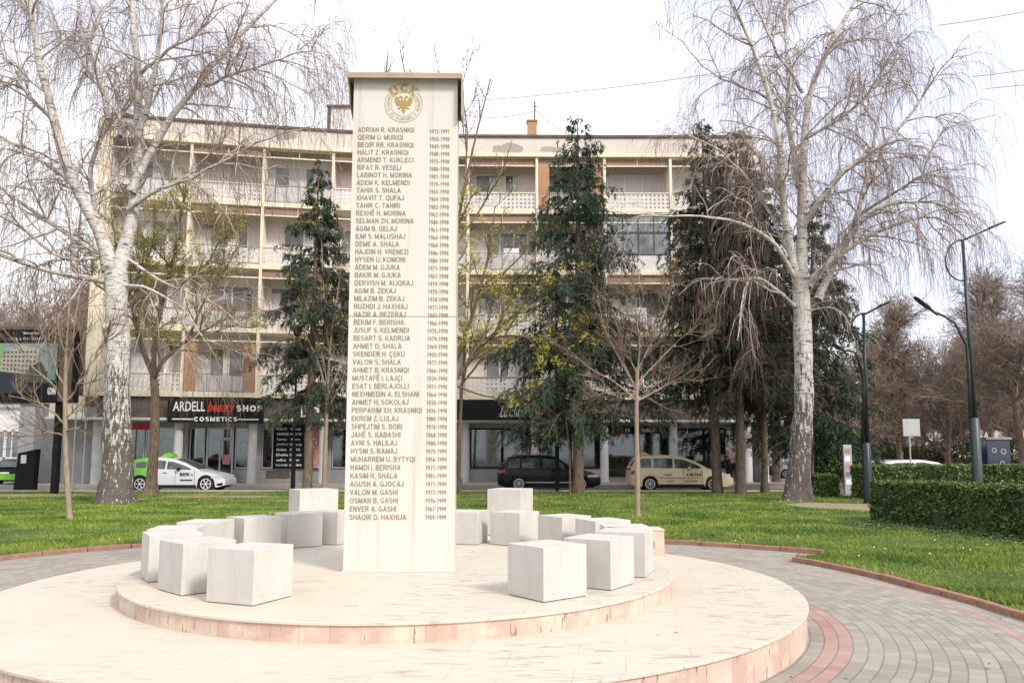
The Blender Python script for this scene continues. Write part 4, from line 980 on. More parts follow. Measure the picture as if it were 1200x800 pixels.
b = MB(); b.tube([(.75 * k, -.68, 1.72), (.85 * k, -.68, 1.76), (2.4 * k, -.66, 1.74), (2.5 * k, -.66, 1.68)], .018, 6); b.tube([(.75 * k, .68, 1.72), (.85 * k, .68, 1.76), (2.4 * k, .66, 1.74), (2.5 * k, .66, 1.68)], .018, 6); b.build('roof_rails', M['alu'], r_)
b = MB(); b.grid(lambda u, v: (L * .27 + L * .45 * u, -(hw_(L * .5, .42) + .012), .385 + .05 * v), 8, 1); b.build('chrome_strip', M['alu'], r_)
b = MB(); b.lathe([(.07, 0), (.07, .08), (.045, .15), (.001, .17)], (.99 * k, -.15, 1.70), 12); b.build('taxi_beacon', M['orange'], r_)
# cream people carrier taxi: x 739..858
xl, xr = at(739.5, 574, YC).x, at(861, 574, YC).x; L = xr - xl; k = L / 4.4
T = lambda s_: [(a * k, b_ * 1.0) for a, b_ in s_]
r_, hw_, zt_ = car('parked_taxi', 'cream taxi people carrier with dark lettering and a yellow roof light', (xl, YC + .9, 0), 0, L, 1.70, 1.80,
    T([(0, .98), (.1, 1.02), (.5, 1.05), (2.8, 1.02), (3.2, 1.03), (3.7, .95), (4.1, .82), (4.32, .64), (4.4, .58)]), T([(.04, 1.0), (.12, 1.3), (.28, 1.58), (.55, 1.66), (1.5, 1.69), (2.2, 1.64), (2.75, 1.42), (3.4, 1.0)]),
    (.82 * k, 3.50 * k), .335, M['ctaxi'], [(.42 * k, .90 * k, .05, .13), (.98 * k, 1.80 * k, .05, .13), (1.88 * k, 2.98 * k, .05, .14)], ws=(2.3 * k, 3.25 * k), rs=(.07 * k, .22 * k), rim='rim', spokes=9, cat='taxi')
lamp_patch(r_, hw_, zt_, L, .03, .22, .78, 1.0, M['redlamp'], 'tail_light'); lamp_patch(r_, hw_, zt_, L, L - .62, L - .16, .66, .82, M['lampglass'], 'headlight')
b = MB(); b.poly([(.55 * k, -.1, 1.71), (.95 * k, -.1, 1.71), (.85 * k, -.1, 1.78), (.72 * k, -.1, 1.86), (.62 * k, -.1, 1.84)], (0, .2, 0)); b.build('roof_light', GC[0] if False else cc[0], r_)
yl = -hw_(L * .5, .75) - .006
b = MB(); b.grid(lambda u, v: (L * .27 + L * .40 * u, -(hw_(L * .5, .62) + .008), .60 + .035 * v), 8, 1); b.build('side_moulding', M['brownp'], r_)
b = MB(); stroke_text(b, 'V.W-TAXI', L * .54, .71, .13, yl - .006, 1.0, .22); b.build('lettering', M['arch'], r_, fix=False)
text_fit('lettering', 'Vip', L * .33, L * .40, .70, .82, yl, M['arch'], r_, bold=.02, shear=.5)
b = MB(); stroke_text(b, '038 500 900', L * .53, .43, .075, yl - .008, 1.05, .2); b.build('lettering', M['arch'], r_, fix=False)
text_fit('lettering', 'TAXI', L * .345, L * .41, .43, .51, yl + .005, M['arch'], r_, bold=.03)
# green and white hatchback: front at x 263
xr = at(263, 576, 36.3).x; L = 4.75; xl = xr - L; k = L / 4.26
T = lambda s_: [(a * k, b_ * 1.0) for a, b_ in s_]
r_, hw_, zt_ = car('parked_taxi', 'electric hatchback taxi, green at the rear and white in front, reading BEK', (xl, 36.2 + .9, 0), 0, L, 1.60, 1.80,
    T([(0, 1.0), (.1, 1.04), (.6, 1.04), (2.6, .98), (3.1, .97), (3.6, .90), (4.0, .78), (4.2, .60), (4.26, .54)]), T([(.04, 1.02), (.25, 1.38), (.42, 1.5), (.9, 1.57), (1.5, 1.58), (2.1, 1.51), (2.6, 1.32), (3.25, .96)]),
    (.72 * k, 3.49 * k), .36, M['cwhite'], [(.50 * k, .95 * k, .06, .16), (1.02 * k, 1.75 * k, .04, .12), (1.82 * k, 2.85 * k, .04, .13)], paint2=M['cgreen'], split=1.15 * k, ws=(2.15 * k, 3.15 * k), rs=(.08 * k, .25 * k), rim='rimw', spokes=6, cat='taxi')
lamp_patch(r_, hw_, zt_, L, L - .62, L - .14, .62, .76, M['lampglass'], 'headlight'); lamp_patch(r_, hw_, zt_, L, L - .34, L - .10, .28, .42, M['arch'], 'bumper_vent')
yl = -hw_(L * .55, .75) - .006
b = MB(); stroke_text(b, 'BEK', L * .562, .72, .16, yl - .006, 1.25, .24); b.build('lettering', M['cblue'], r_, fix=False)
b = MB(); b.poly([(L * .66, yl, .74), (L * .70, yl, .74), (L * .68, yl, .87)]); b.build('emblem', M['cgreen'], r_, fix=False)
b = MB(); b.grid(lambda u, v: (L * .565 + L * .12 * u, -(hw_(L * .6, .55) + .008), .50 + .07 * v), 2, 1); b.build('sticker', M['cblue'], r_)
b = MB(); b.poly([(1.45, -.3, 1.60), (2.1, -.3, 1.60), (2.0, -.3, 1.74), (1.85, -.3, 1.82), (1.65, -.3, 1.78)], (0, .5, 0)); b.build('roof_light', M['cgreen'], r_)
# smaller, mostly hidden cars
def small_car(x_l, y, Y, label, paint, L=4.3, rz=0, group=None, front=1):
    k = L / 4.3; p = at(x_l, y, Y)
    T = lambda s_: [(a * k, b_) for a, b_ in s_]
    return car('parked_car', label, (p.x, Y, 0), rz, L, 1.48, 1.76, T([(0, .88), (.2, .93), (2.8, .93), (3.6, .84), (4.1, .70), (4.3, .55)]), T([(.1, .92), (.5, 1.3), (.9, 1.44), (1.9, 1.46), (2.4, 1.34), (3.1, .93)]),
        (.8 * k, 3.45 * k), .32, paint, [(.55 * k, 1.55 * k, .03, .11), (1.62 * k, 2.75 * k, .03, .11)], group=group, simple=True, ws=(2.3 * k, 3.05 * k), rs=(.15 * k, .5 * k), spokes=8)
g = 'cars parked on the street'
r_, a_, b_ = small_car(437, 574, 37.6, 'white car whose bonnet pokes out right of the pillar', M['cwhite'])
small_car(1012, 548, 39, 'white car behind the far hedge with a long pale roof', M['cwhite'], 6.0, 0)
small_car(1000, 555, 42.5, 'white car with a dark window between the lamp post and the striped post', M['csilver'], 3.9, R(20))
small_car(1000, 548, 52, 'dark red car behind the white one near the clipped bush', M['cred'], 4.3, 0)
for x, lab, m_ in ((878, 'dark car seen between the two rightmost bare trunks', 'cblue'), (905, 'silver car left of the white right birch trunk', 'csilver'), (975, 'white car right of the white birch trunk, far along the street', 'cwhite'), (1108, 'dark red car behind the hedge beside the tall lamp post', 'cred'), (1096, 'black car farther off behind the long hedge', 'cblack')):
    small_car(x, 545, 58 + (x % 7), lab, M[m_], 4.4, R((x * 7) % 30 - 15))
for x, y, Y, lab, m_, rz in ((66, 560, 50, 'white car between the black totem and the left birch', 'cwhite', R(95)), (46, 560, 47, 'dark red car just right of the black totem', 'cred', R(97)), (86, 560, 62, 'grey car down the side street on the left', 'csilver', R(95)), (98, 560, 72, 'far red car down the left side street', 'cred', R(95))):
    small_car(x, y, Y, lab, M[m_], 4.2, rz)
# ------------------------------------------------------------------ street furniture
def post(name, label, x, y, parts, cat='post', grp=None):
    p = gnd(x, y); r_ = empty(name, (p.x, p.y, 0), label, cat, grp); return r_, p
# tall black posts in front of the cars
for x, y, y1, label in ((343, 576, 395, 'thin black lamp post at the left of the tall block, before the spruce'), (653, 576.5, 330, 'black lamp post in front of the black parked car')):
    r_, p = post('lamp_post', label, x, y, None); h1 = at(x, 520, p.y).z; h2 = at(x, y1, p.y).z
    b = MB(); b.lathe([(.11, 0), (.10, h1 - .05), (.06, h1)], n=14); b.build('base', M['poleblk'], r_, smooth=True)
    b = MB(); b.lathe([(.055, h1), (.045, h2)], n=12); b.build('pole', M['poleblk'], r_, smooth=True)
    b = MB(); b.lathe([(.05, h2), (.17, h2 + .1), (.22, h2 + .35), (.12, h2 + .5), (.001, h2 + .55)], n=16); b.build('lamp_head', M['poleblk'], r_, smooth=True)
def head(b, a, c, wd):      # flat street light head from a to c
    a, c = Vector(a), Vector(c); d = c - a; t = d.normalized(); s_ = t.cross(Vector((0, 0, 1))).normalized(); u = s_.cross(t)
    sec = [(0, .35, .5), (.3, .55, .6), (.42, 1, 1), (.9, 1, .8), (1, .7, .3)]
    rings = [b.pts([a + d * f + s_ * wd * w_ * sx + u * .07 * h_ * sz for sx, sz in ((-1, 0), (-.7, .8), (.7, .8), (1, 0), (.7, -.5), (-.7, -.5))]) for f, w_, h_ in sec]
    for i in range(len(rings) - 1):
        for k in range(6): b.face((rings[i] + k, rings[i] + (k + 1) % 6, rings[i + 1] + (k + 1) % 6, rings[i + 1] + k))
    b.face([rings[0] + k for k in range(6)]); b.face([rings[-1] + k for k in range(6)])
def street_lamp(base, ybase_pix, Y, top_main, arm_end, loopc, low_end, bend, label, m, wscale=1):
    p = Vector((at(*base, Y).x, Y, 0)); r_ = empty('street_lamp', p, label, 'street lamp')
    W_ = lambda x, y: at(x, y, Y) - p
    ht = W_(*top_main)
    hb = W_(base[0], ybase_pix)
    b = MB(); b.lathe([(.17 * wscale, 0), (.17 * wscale, hb.z), (.12 * wscale, hb.z + .05)], n=18); b.lathe([(.26, 0), (.26, .03), (.17, .05)], n=18); b.build('base', m, r_, smooth=True)
    b = MB(); b.tube([Vector((.05, 0, hb.z)), ht], [.075 * wscale, .055 * wscale], 12); b.build('pole', m, r_, smooth=True)
    # rear pole bends over to the lower lamp
    e = W_(*low_end); k = W_(*bend)
    b = MB(); b.tube([Vector((-.11, 0, hb.z)), k + Vector((0, 0, -.9)), k + Vector((-.03, 0, -.3)), k.lerp(e, .22) + Vector((0, 0, .20)), k.lerp(e, .45) + Vector((0, 0, .14)), k.lerp(e, .62)], [.07 * wscale, .055, .05, .045, .04, .04], 10); b.build('arm', m, r_, smooth=True)
    b = MB(); head(b, k.lerp(e, .55), e, .14); b.build('lamp_head', m, r_)
    e2 = W_(*arm_end); b = MB(); b.tube([ht + Vector((-.05, 0, -.05)), ht.lerp(e2, .6)], .035, 8)
    P = []
    cx_, cy_, rx_, ry_ = loopc
    for k_ in range(13): a = R(85 + 190 * k_ / 12); P.append(W_(cx_ + rx_ * math.cos(a), cy_ - ry_ * math.sin(a)))
    b.tube(P, .03, 8); b.build('arm', m, r_, smooth=True)
    b = MB(); head(b, ht.lerp(e2, .42), e2, .13); b.build('lamp_head', m, r_)
    return r_
street_lamp((1146, 567), 491, 27.5, (1128, 281), (1178, 260), (1128, 305, 20, 24), (1071, 348), (1133, 395), 'tall dark blue green street lamp with two heads behind the right hedge', M['poleblue'])
street_lamp((1018, 592), 520, 26.5, (1012, 368), (1042, 354), (1013, 383, 15, 16), (975, 403), (1011, 425), 'dark double headed street lamp at the left end of the long hedge', M['poledark'], .9)
# sign seen from behind
p = Vector((at(1067, 540, 34).x, 34, 0)); r_ = empty('road_sign', p, 'square grey road sign seen from behind on a thin post', 'road sign')
a, c = at(1058, 511, 34) - p, at(1077, 491, 34) - p; b = MB(); b.box((a.x, -.05, a.z), (c.x, -.02, c.z)); b.build('plate', M['alu'], r_, bevel=.01)
b = MB(); b.lathe([(.035, 0), (.035, c.z - .02)], n=10); b.box((a.x + .05, -.02, (a.z + c.z) / 2), (c.x - .05, 0, (a.z + c.z) / 2 + .05)); b.build('post', M['alu'], r_)
# dark box van like advertising cabinet
p = Vector((at(1161, 540, 50).x, 50, 0)); a, c = at(1150, 545, 50) - p, at(1175, 515, 50) - p
r_ = empty('street_kiosk', p, 'dark blue kiosk with pale drawings behind the hedge at the right', 'kiosk')
b = MB(); b.box((a.x, -.7, 0), (c.x, .7, c.z)); b.build('cabinet', M['cblue'], r_, bevel=.03); b = MB(); b.box((a.x - .08, -.8, c.z + .002), (c.x + .08, .8, c.z + .15)); b.box((c.x + .003, -.6, .2), (c.x + .03, .6, c.z - .1)); b.build('roof', M['shopwall'], r_)
b = MB()
for (x, z_, s_) in ((.3, .75, .16), (.7, .72, .18), (.62, .45, .14), (.28, .38, .12)): b.lathe([(s_ * .7, -.715), (s_, -.715)], (a.x + (c.x - a.x) * x, 0, c.z * z_), 12, axis='Y')
b.build('print', M['alu'], r_)
# striped post with stickers
p = Vector((at(993, 556, 33).x, 33, 0)); r_ = empty('sticker_post', p, 'post covered in red and white stickers beside a trunk', 'post')
a, c = at(989, 558, 33) - p, at(997, 521, 33) - p; b = MB(); b.box((a.x, -.06, 0), (c.x, .06, c.z)); b.build('board', M['alu'], r_, bevel=.01)
b = MB()
for k_ in range(5): b.k = (1, 3, 0, 1, 2)[k_]; z0 = .45 + (c.z - .5) * k_ / 5; b.box((a.x + .05, -.066, z0), (c.x - .05 - .03 * (k_ % 2), -.061, z0 + (c.z - .5) / 7.5))
b.build('stickers', [GC[2], M['letter'], GC[3], GC[6]], r_)
# black info totem at the left
Yt = gnd(40, 575).y; p = gnd(30, 575); r_ = empty('info_totem', (p.x, p.y, 0), 'black slanted info totem with a white notice at the left', 'totem')
a, c = at(17.5, 574, p.y) - p, at(45, 526, p.y) - p; b = MB()
b.poly([(a.x, -.15, 0), (c.x - .05, -.15, 0), (c.x, -.15, c.z), (a.x + .12, -.15, c.z * .90)], (0, .35, 0)); b.build('body', M['poleblk'], r_, bevel=.01)
b = MB(); x_ = a.x + .28; b.box((x_, -.158, c.z * .66), (x_ + .26, -.152, c.z * .86)); b.build('notice', M['letter'], r_)
# parking meter post, thin poles and bollards at the left
p = gnd(63, 574); r_ = empty('meter_post', (p.x, p.y, 0), 'dark grey parking meter post right of the black totem', 'parking meter')
h_ = at(63, 530, p.y).z; b = MB(); b.lathe([(.13, 0), (.12, h_ * .86), (.06, h_ * .88)], n=16); b.build('post', M['poleblk'], r_, smooth=True); b = MB(); b.lathe([(.12, h_ * .88), (.18, h_ * .93), (.18, h_ * 1.08), (.1, h_ * 1.16), (.001, h_ * 1.18)], n=16); b.build('head', M['poleblk'], r_, smooth=True)
for x, y, y1, lab in ((84, 574, 470, 'thin grey pole beside the left birch, leftmost of three'), (96, 574, 478, 'thin grey pole, middle of three left of the birch'), (117, 573, 455, 'thin grey pole touching the left birch, rightmost of three')):
    p = gnd(x, y); b = MB(); b.lathe([(.035, 0), (.035, at(x, y1, p.y).z)], n=8); o = b.build('thin_pole', M['alu'], loc=(p.x, p.y, 0), smooth=True); tag(o, lab, 'pole')
p = Vector((at(72, 560, 42).x, 42, 0)); b = MB(); b.lathe([(.22, 0), (.30, .75), (.34, .8)], n=14); o = b.build('litter_bin', M['redbin'], loc=p, smooth=True); tag(o, 'red litter bin on the pavement behind the thin poles', 'litter bin')
# billboard
Yb = 33.5; a, c = at(-60, 462, Yb), at(88, 385, Yb); r_ = empty('billboard', (c.x, Yb, 0), 'large black framed billboard showing a new apartment block, at the left edge', 'billboard')
a = a - Vector((c.x, Yb, 0)); cc_ = c - Vector((c.x, Yb, 0)); z0, z1 = (at(60, 471, Yb)).z, cc_.z
b = MB(); b.box((a.x, 0, z0), (0, .6, z1)); b.build('frame', M['black'], r_, bevel=.02)
b = MB(); b.box((a.x, -.12, z1 - .06), (.02, .62, z1 + .06)); b.box((-.58, -.015, z0 + .03), (-.02, -.003, z1 - .1)); b.build('trim', M['alu'], r_) if False else (lambda q: q.build('trim', M['roofm'], r_))(b)
sk = mat('poster_sky', (.24, .32, .32), (.38, .43, .42), .6, .5); gr = mat('poster_green', (.025, .045, .03), (.07, .10, .06), 2, .6); bl = mat('poster_building', (.50, .46, .40), None, rough=.5)
zi = lambda f: z0 + (z1 - z0) * f; xi = lambda px: at(px, 420, Yb).x - c.x
b = MB(); b.box((a.x, -.006, zi(.42)), (xi(67), -.002, zi(.80))); b.build('poster_sky', sk, r_)
b = MB(); b.box((a.x, -.012, zi(.26)), (xi(67), -.004, zi(.42))); b.build('poster_ground', gr, r_)
b = MB(); b.poly([(xi(2), -.014, zi(.42)), (xi(46), -.014, zi(.36)), (xi(46), -.014, zi(.72)), (xi(40), -.014, zi(.74)), (xi(23), -.014, zi(.78)), (xi(2), -.014, zi(.60))]); o = b.build('poster_house', bl, r_, fix=False)
b = MB()
for r__ in range(5):
    for c_ in range(9):
        f = c_ / 9; x = xi(4 + 40 * f); zt0 = zi(.44 - .04 * f + r__ * (.055 + .012 * f)); b.poly([(x, -.017, zt0), (x + .09, -.017, zt0), (x + .09, -.017, zt0 + .09), (x, -.017, zt0 + .09)])
b.build('poster_windows', M['roofm'], o, fix=False)
b = MB(); b.poly([(xi(30), -.018, zi(.30)), (xi(50), -.018, zi(.28)), (xi(54), -.018, zi(.45)), (xi(48), -.018, zi(.55)), (xi(36), -.018, zi(.48))]); b.build('poster_trees', gr, r_, fix=False)
b = MB(); b.box((xi(57), -.016, zi(.30)), (xi(67), -.0125, zi(.80))); b.build('poster_glass', mat('poster_teal', (.10, .2, .19), (.3, .4, .38), 1, .4), r_)
b = MB(); b.box((a.x, -.016, zi(.42)), (xi(2), -.0125, zi(.80))); b.build('poster_lime', mat('poster_lime', (.25, .45, .15), None, rough=.5), r_)
b = MB(); b.poly([(xi(-5), -.02, zi(.12)), (xi(38), -.02, zi(.12)), (xi(44), -.02, zi(.2)), (xi(30), -.02, zi(.28)), (xi(20), -.02, zi(.37)), (xi(2), -.02, zi(.40)), (xi(-5), -.02, zi(.36))]); b.build('poster_car', mat('poster_navy', (.012, .016, .03), None, rough=.3), r_, fix=False)
b = MB(); q_ = zi(.88) - zi(.845); e_ = stroke_text(b, 'FILLOI SHITJA', 0, 0, q_, 0, 1.5, .17, .45); b = MB(); stroke_text(b, 'FILLOI SHITJA', (xi(16) + xi(53)) / 2 - e_ / 2, zi(.845), q_, -.004, 1.5, .17, .45); b.build('lettering', M['letter'], r_, fix=False)
text_fit('lettering', '"BLLE.03"', xi(24), xi(46), zi(.925), zi(.955), -.004, M['letter'], r_, bold=.03)
text_fit('lettering', 'GOMA', xi(58), xi(68), zi(.10), zi(.20), -.004, M['letter'], r_, bold=.05)
for px_ in (62, -40): b = MB(); lx_ = at(px_, 520, Yb).x - c.x; b.box((lx_ - .12, .2, 0), (lx_ + .12, .45, z0 + .01)); b.build('support_leg', M['poleblk'], r_)
# white house and grey gate wall behind the totem
def house(x0, x1, ytop, Y, dep, label, mw, wins, name='far_building', roof=None):
    a, c = at(x0, ytop, Y), at(x1, ytop, Y); r_ = empty(name, (a.x, Y, 0), label, 'building'); Wd = c.x - a.x; Hh = a.z
    b = MB(); b.box((0, 0, 0), (Wd, dep, Hh)); b.build('wall', mw, r_)
    b = MB(); b.box((-.2, -.2, Hh + .002), (Wd + .2, dep + .2, Hh + .25)); b.build('roof', roof or M['alu'], r_)
    nx, nz_, ww, wh = wins
    for i in range(nx):
        for j in range(nz_):
            x = Wd * (i + .5) / nx; z = Hh * (j + .5) / nz_; b = MB()
            for q in ((x - ww, z - wh, x - ww + .08, z + wh), (x + ww - .08, z - wh, x + ww, z + wh), (x - ww + .081, z - wh, x + ww - .081, z - wh + .08), (x - ww + .081, z + wh - .08, x + ww - .081, z + wh), (x - .04, z - wh + .081, x + .04, z + wh - .081)): b.box((q[0], -.06, q[1]), (q[2], -.002, q[3]))
            o = b.build('window', M['white'], r_); b = MB(); b.box((x - ww + .05, -.03, z - wh + .05), (x + ww - .05, -.01, z + wh - .05)); b.build('pane', M['glass'], o)
    return r_
house(-70, 25, 478, 52, 10, 'low white house with dark barred windows under the billboard', M['white'], (6, 1, .55, .95))
house(24, 42, 472, 44, 4, 'narrow grey end wall under the right end of the billboard', M['shopwall'], (0, 0, 0, 0), 'wall_block')
house(-300, -20, 420, 90, 12, 'distant pale block beyond the white house', M['wall'], (8, 3, .8, .8))
house(40, 128, 498, 120, 14, 'far pale building closing the side street on the left', M['wall'], (7, 3, .9, .8))
house(880, 1010, 500, 105, 12, 'far brick coloured building behind the right birch', M['brownp'], (9, 2, .9, .9))
house(1030, 1330, 470, 120, 12, 'long distant block hidden behind the right hand bare trees', M['wallp'], (16, 4, .8, .8))
# overhead cables
def cable(P, label, r=.012):
    b = MB(); A, B = at(*P[0]), at(*P[1]); sag = P[2] if len(P) > 2 else .4
    b.tube([A.lerp(B, k / 16) - Vector((0, 0, sag * 4 * (k / 16) * (1 - k / 16))) - A for k in range(17)], r, 5); o = b.build('overhead_cable', M['wire'], loc=A); tag(o, label, 'cable', 'cables across the sky')
cable(((545, 119, 44), (850, 84, 44), .2), 'overhead cable from above the pillar to the right birch', .016)
cable(((1100, 30, 30), (1330, -18, 34), .2), 'topmost overhead cable at the upper right corner')
cable(((1140, 90, 30), (1330, 52, 34), .2), 'middle overhead cable at the right edge')
cable(((1155, 104, 30), (1330, 72, 34), .2), 'lowest overhead cable at the right edge')
cable(((627, 130, 44), (540, 134, 44), .3), 'cable from the roof aerial to the left', .016)
cable(((627, 128, 44), (680, 162, 44), .3), 'cable from the roof aerial down to the right', .016)

p = at(6, 560, 46); r_, a_, b_ = car('parked_car', 'black car with a bright green lower rear at the left edge of the picture', (p.x, 46, 0), R(92), 4.2, 1.5, 1.8, [(0, .9), (.2, .95), (2.8, .95), (3.6, .86), (4.2, .6)], [(.1, .94), (.4, 1.3), (.9, 1.46), (1.9, 1.46), (3.0, .95)], (.8, 3.4), .32, M['cblack'], [(.5, 2.6, .03, .11)], simple=True, ws=(2.2, 2.9), rs=(.12, .42), spokes=8)
b = MB(); b.box((-.07, -.86, .25), (.0, .86, .60)); b.build('rear_bumper', M['cgreen'], r_, bevel=.03); b = MB(); b.box((-.085, -.25, .62), (-.02, .25, .72)); b.build('number_plate', M['letter'], r_)
# small things kept on the balconies
for i, (x, y, Y, w_, h_, m_, lab) in enumerate([(590, 318, 43.4, .9, .8, 'white', 'white storage box on a third floor balcony right of the pillar'), (620, 317, 43.4, .45, .35, 'cblue', 'blue tub on the balcony beside the white storage box'), (243, 388, 42.0, .6, .7, 'brownp', 'brown cupboard on a balcony above the black shop sign'), (742, 392, 43.5, .8, .9, 'shutter', 'pale cupboard on the balcony right of the centre spruce'), (170, 240, 41.2, .5, .6, 'alu', 'grey cabinet on the top left balcony behind the birch'), (462, 318, 43.3, .5, .6, 'white', 'white cabinet behind the pillar')][:5]):
    p = at(x, y, Y); r_ = empty('balcony_cabinet', (p.x, Y, min(SLAB, key=lambda q: abs(q + .25 - p.z)) + .262), lab, 'cabinet'); b = MB(); b.box((0, 0, 0), (w_, .4, h_ + .6)); b.build('body', M[m_], r_, bevel=.02); b = MB(); b.box((.04, -.02, .05), (w_ / 2 - .01, -.001, h_ + .55)); b.box((w_ / 2 + .01, -.02, .05), (w_ - .04, -.001, h_ + .55)); b.build('doors', M[m_], r_)
for x, y, i_, lab in ((300, 205, 1, 'air conditioner on the wall of a top floor balcony left of the spruce'), (765, 330, 7, 'air conditioner under a third floor slab right of the centre spruce'), (605, 398, 5, 'air conditioner in the first floor balcony above the handwritten sign')):
    p = at(x, y, 44.0); r_ = empty('air_conditioner', p, lab, 'air conditioner', rz=front_rz(i_)); b = MB(); b.box((0, -.3, 0), (.85, 0, .6)); b.build('casing', M['white'], r_, bevel=.02); b = MB(); b.lathe([(.22, -.31), (.23, -.305), (.17, -.32), (.04, -.315), (.001, -.315)], (.32, 0, .3), 20, axis='Y'); b.build('fan_grille', M['roofm'], r_)
# ------------------------------------------------------------------ trees
rng = np.random.default_rng(11)
def unit(a): return a / np.maximum(1e-9, np.linalg.norm(a, axis=-1, keepdims=True))
class TB:      # many tapering tubes in one mesh
    def __init__(s): s.V = []; s.F = []; s.n = 0
    def add(s, P, r, k=3):
        P = np.asarray(P, float); Nn, m, _ = P.shape
        if Nn == 0: return
        r = np.broadcast_to(np.asarray(r, float), (Nn, m))
        T = np.empty_like(P); T[:, 1:-1] = P[:, 2:] - P[:, :-2]; T[:, 0] = P[:, 1] - P[:, 0]; T[:, -1] = P[:, -1] - P[:, -2]; T = unit(T)
        ref = np.where(np.abs(T[:, :1, 2:]) > .8, np.array([[[1., .1, 0]]]), np.array([[[0, 0, 1.]]])); ref = np.broadcast_to(ref, T.shape)
        a = unit(np.cross(T, ref)); b = np.cross(T, a)
        th = np.arange(k) * 2 * np.pi / k
        V = P[:, :, None, :] + r[:, :, None, None] * (a[:, :, None, :] * np.cos(th)[None, None, :, None] + b[:, :, None, :] * np.sin(th)[None, None, :, None])
        base = s.n + (np.arange(Nn) * m * k)[:, None, None]; i = (np.arange(m - 1) * k)[None, :, None]; j = np.arange(k)[None, None, :]; j2 = (j + 1) % k
        Q = np.stack([base + i + j, base + i + j2, base + i + k + j2, base + i + k + j], -1)
        s.V.append(V.reshape(-1, 3)); s.F.append(Q.reshape(-1, 4)); s.n += Nn * m * k
    def quads(s, C, A, B):      # quads centred at C with half axes A, B (diamond leaves)
        V = np.stack([C - A, C - B, C + A, C + B], 1); Nn = len(C)
        s.V.append(V.reshape(-1, 3)); s.F.append((s.n + np.arange(Nn * 4)).reshape(-1, 4)); s.n += Nn * 4
    def build(s, name, m, parent=None, smooth=False):
        V = np.concatenate(s.V).astype(np.float32); Fq = np.concatenate(s.F).astype(np.int32); nf = len(Fq)
        me = bpy.data.meshes.new(name); me.vertices.add(len(V)); me.vertices.foreach_set('co', V.ravel()); me.loops.add(nf * 4); me.loops.foreach_set('vertex_index', Fq.ravel())
        me.polygons.add(nf); me.polygons.foreach_set('loop_start', np.arange(0, nf * 4, 4, dtype=np.int32)); me.update(calc_edges=True)
        if smooth: me.polygons.foreach_set('use_smooth', [True] * nf)
        me.materials.append(m); o = bpy.data.objects.new(name, me); col.objects.link(o); o.parent = parent; return o
def grow(P0, D0, L, m, droop=0., wob=.12, up=0.):
    """m-point paths; droop pulls down progressively towards the tip, up pulls up"""
    Nn = len(P0); P = np.empty((Nn, m, 3)); P[:, 0] = P0; D = unit(np.asarray(D0, float)); L = np.broadcast_to(np.asarray(L, float), (Nn,)); st = (L / (m - 1))[:, None]
    droop = np.broadcast_to(np.asarray(droop, float), (Nn,))
    for i in range(1, m):
        D = D + rng.normal(0, wob, (Nn, 3)); D[:, 2] += -droop * (i / m) * 1.6 + up; D = unit(D); P[:, i] = P[:, i - 1] + D * st
    return P
def spawn(Pp, rp, n, t0=.2, t1=1., ang=(30, 65), wts=None):
    """n starts on the parent paths: position, direction, parent radius, t"""
    Nn, m, _ = Pp.shape; ln = np.linalg.norm(np.diff(Pp, axis=1), axis=2).sum(1); w_ = ln if wts is None else wts; i = rng.choice(Nn, n, p=w_ / w_.sum())
    t = rng.uniform(t0, t1, n); f = t * (m - 1); k = np.minimum(f.astype(int), m - 2); f = (f - k)[:, None]
    A, B = Pp[i, k], Pp[i, k + 1]; pos = A + (B - A) * f; T = unit(B - A); rr = rp[i, k] * (1 - f[:, 0]) + rp[i, k + 1] * f[:, 0]
    a = unit(np.cross(T, rng.normal(0, 1, (n, 3)))); th = np.radians(rng.uniform(*ang, n))[:, None]
    return pos, T * np.cos(th) + a * np.sin(th), rr, t, ln[i]
def resample(P, m):
    P = np.asarray(P, float); d = np.r_[0, np.cumsum(np.linalg.norm(np.diff(P, axis=0), axis=1))]; u = np.linspace(0, d[-1], m)
    Q = np.stack([np.interp(u, d, P[:, k]) for k in range(3)], 1)
    for _ in range(2): Q[1:-1] = (Q[:-2] + 2 * Q[1:-1] + Q[2:]) / 4
    return Q
def limb(px, Y, base, dy=0., wob=.25, m=14):
    """a limb traced in the photograph, given real depth: it leans dy metres towards or away and wanders"""
    n_ = len(px); P = []
    for k, (x, y) in enumerate(px): P.append(tuple(at(x, y, Y + dy * k / max(1, n_ - 1)) - base))
    Q = resample(P, m); wv = np.cumsum(rng.normal(0, wob / 3, m)); wv -= wv[0]; Q[:, 1] += wv; return Q
def root_empty(name, base, label, cat='tree', grp=None): return empty(name, base, label, cat, grp)
def trunk_mesh(P, r, flare=1.5, k=16, rough=.06):
    """uneven trunk with a flared foot"""
    m = 26; Q = resample(P, m); rr = np.interp(np.linspace(0, 1, m), np.linspace(0, 1, len(r)), r); h = Q[:, 2] - Q[0, 2]; rr = rr * (1 + (flare - 1) * np.exp(-h / (rr[0] * 1.1)))
    return Q, rr
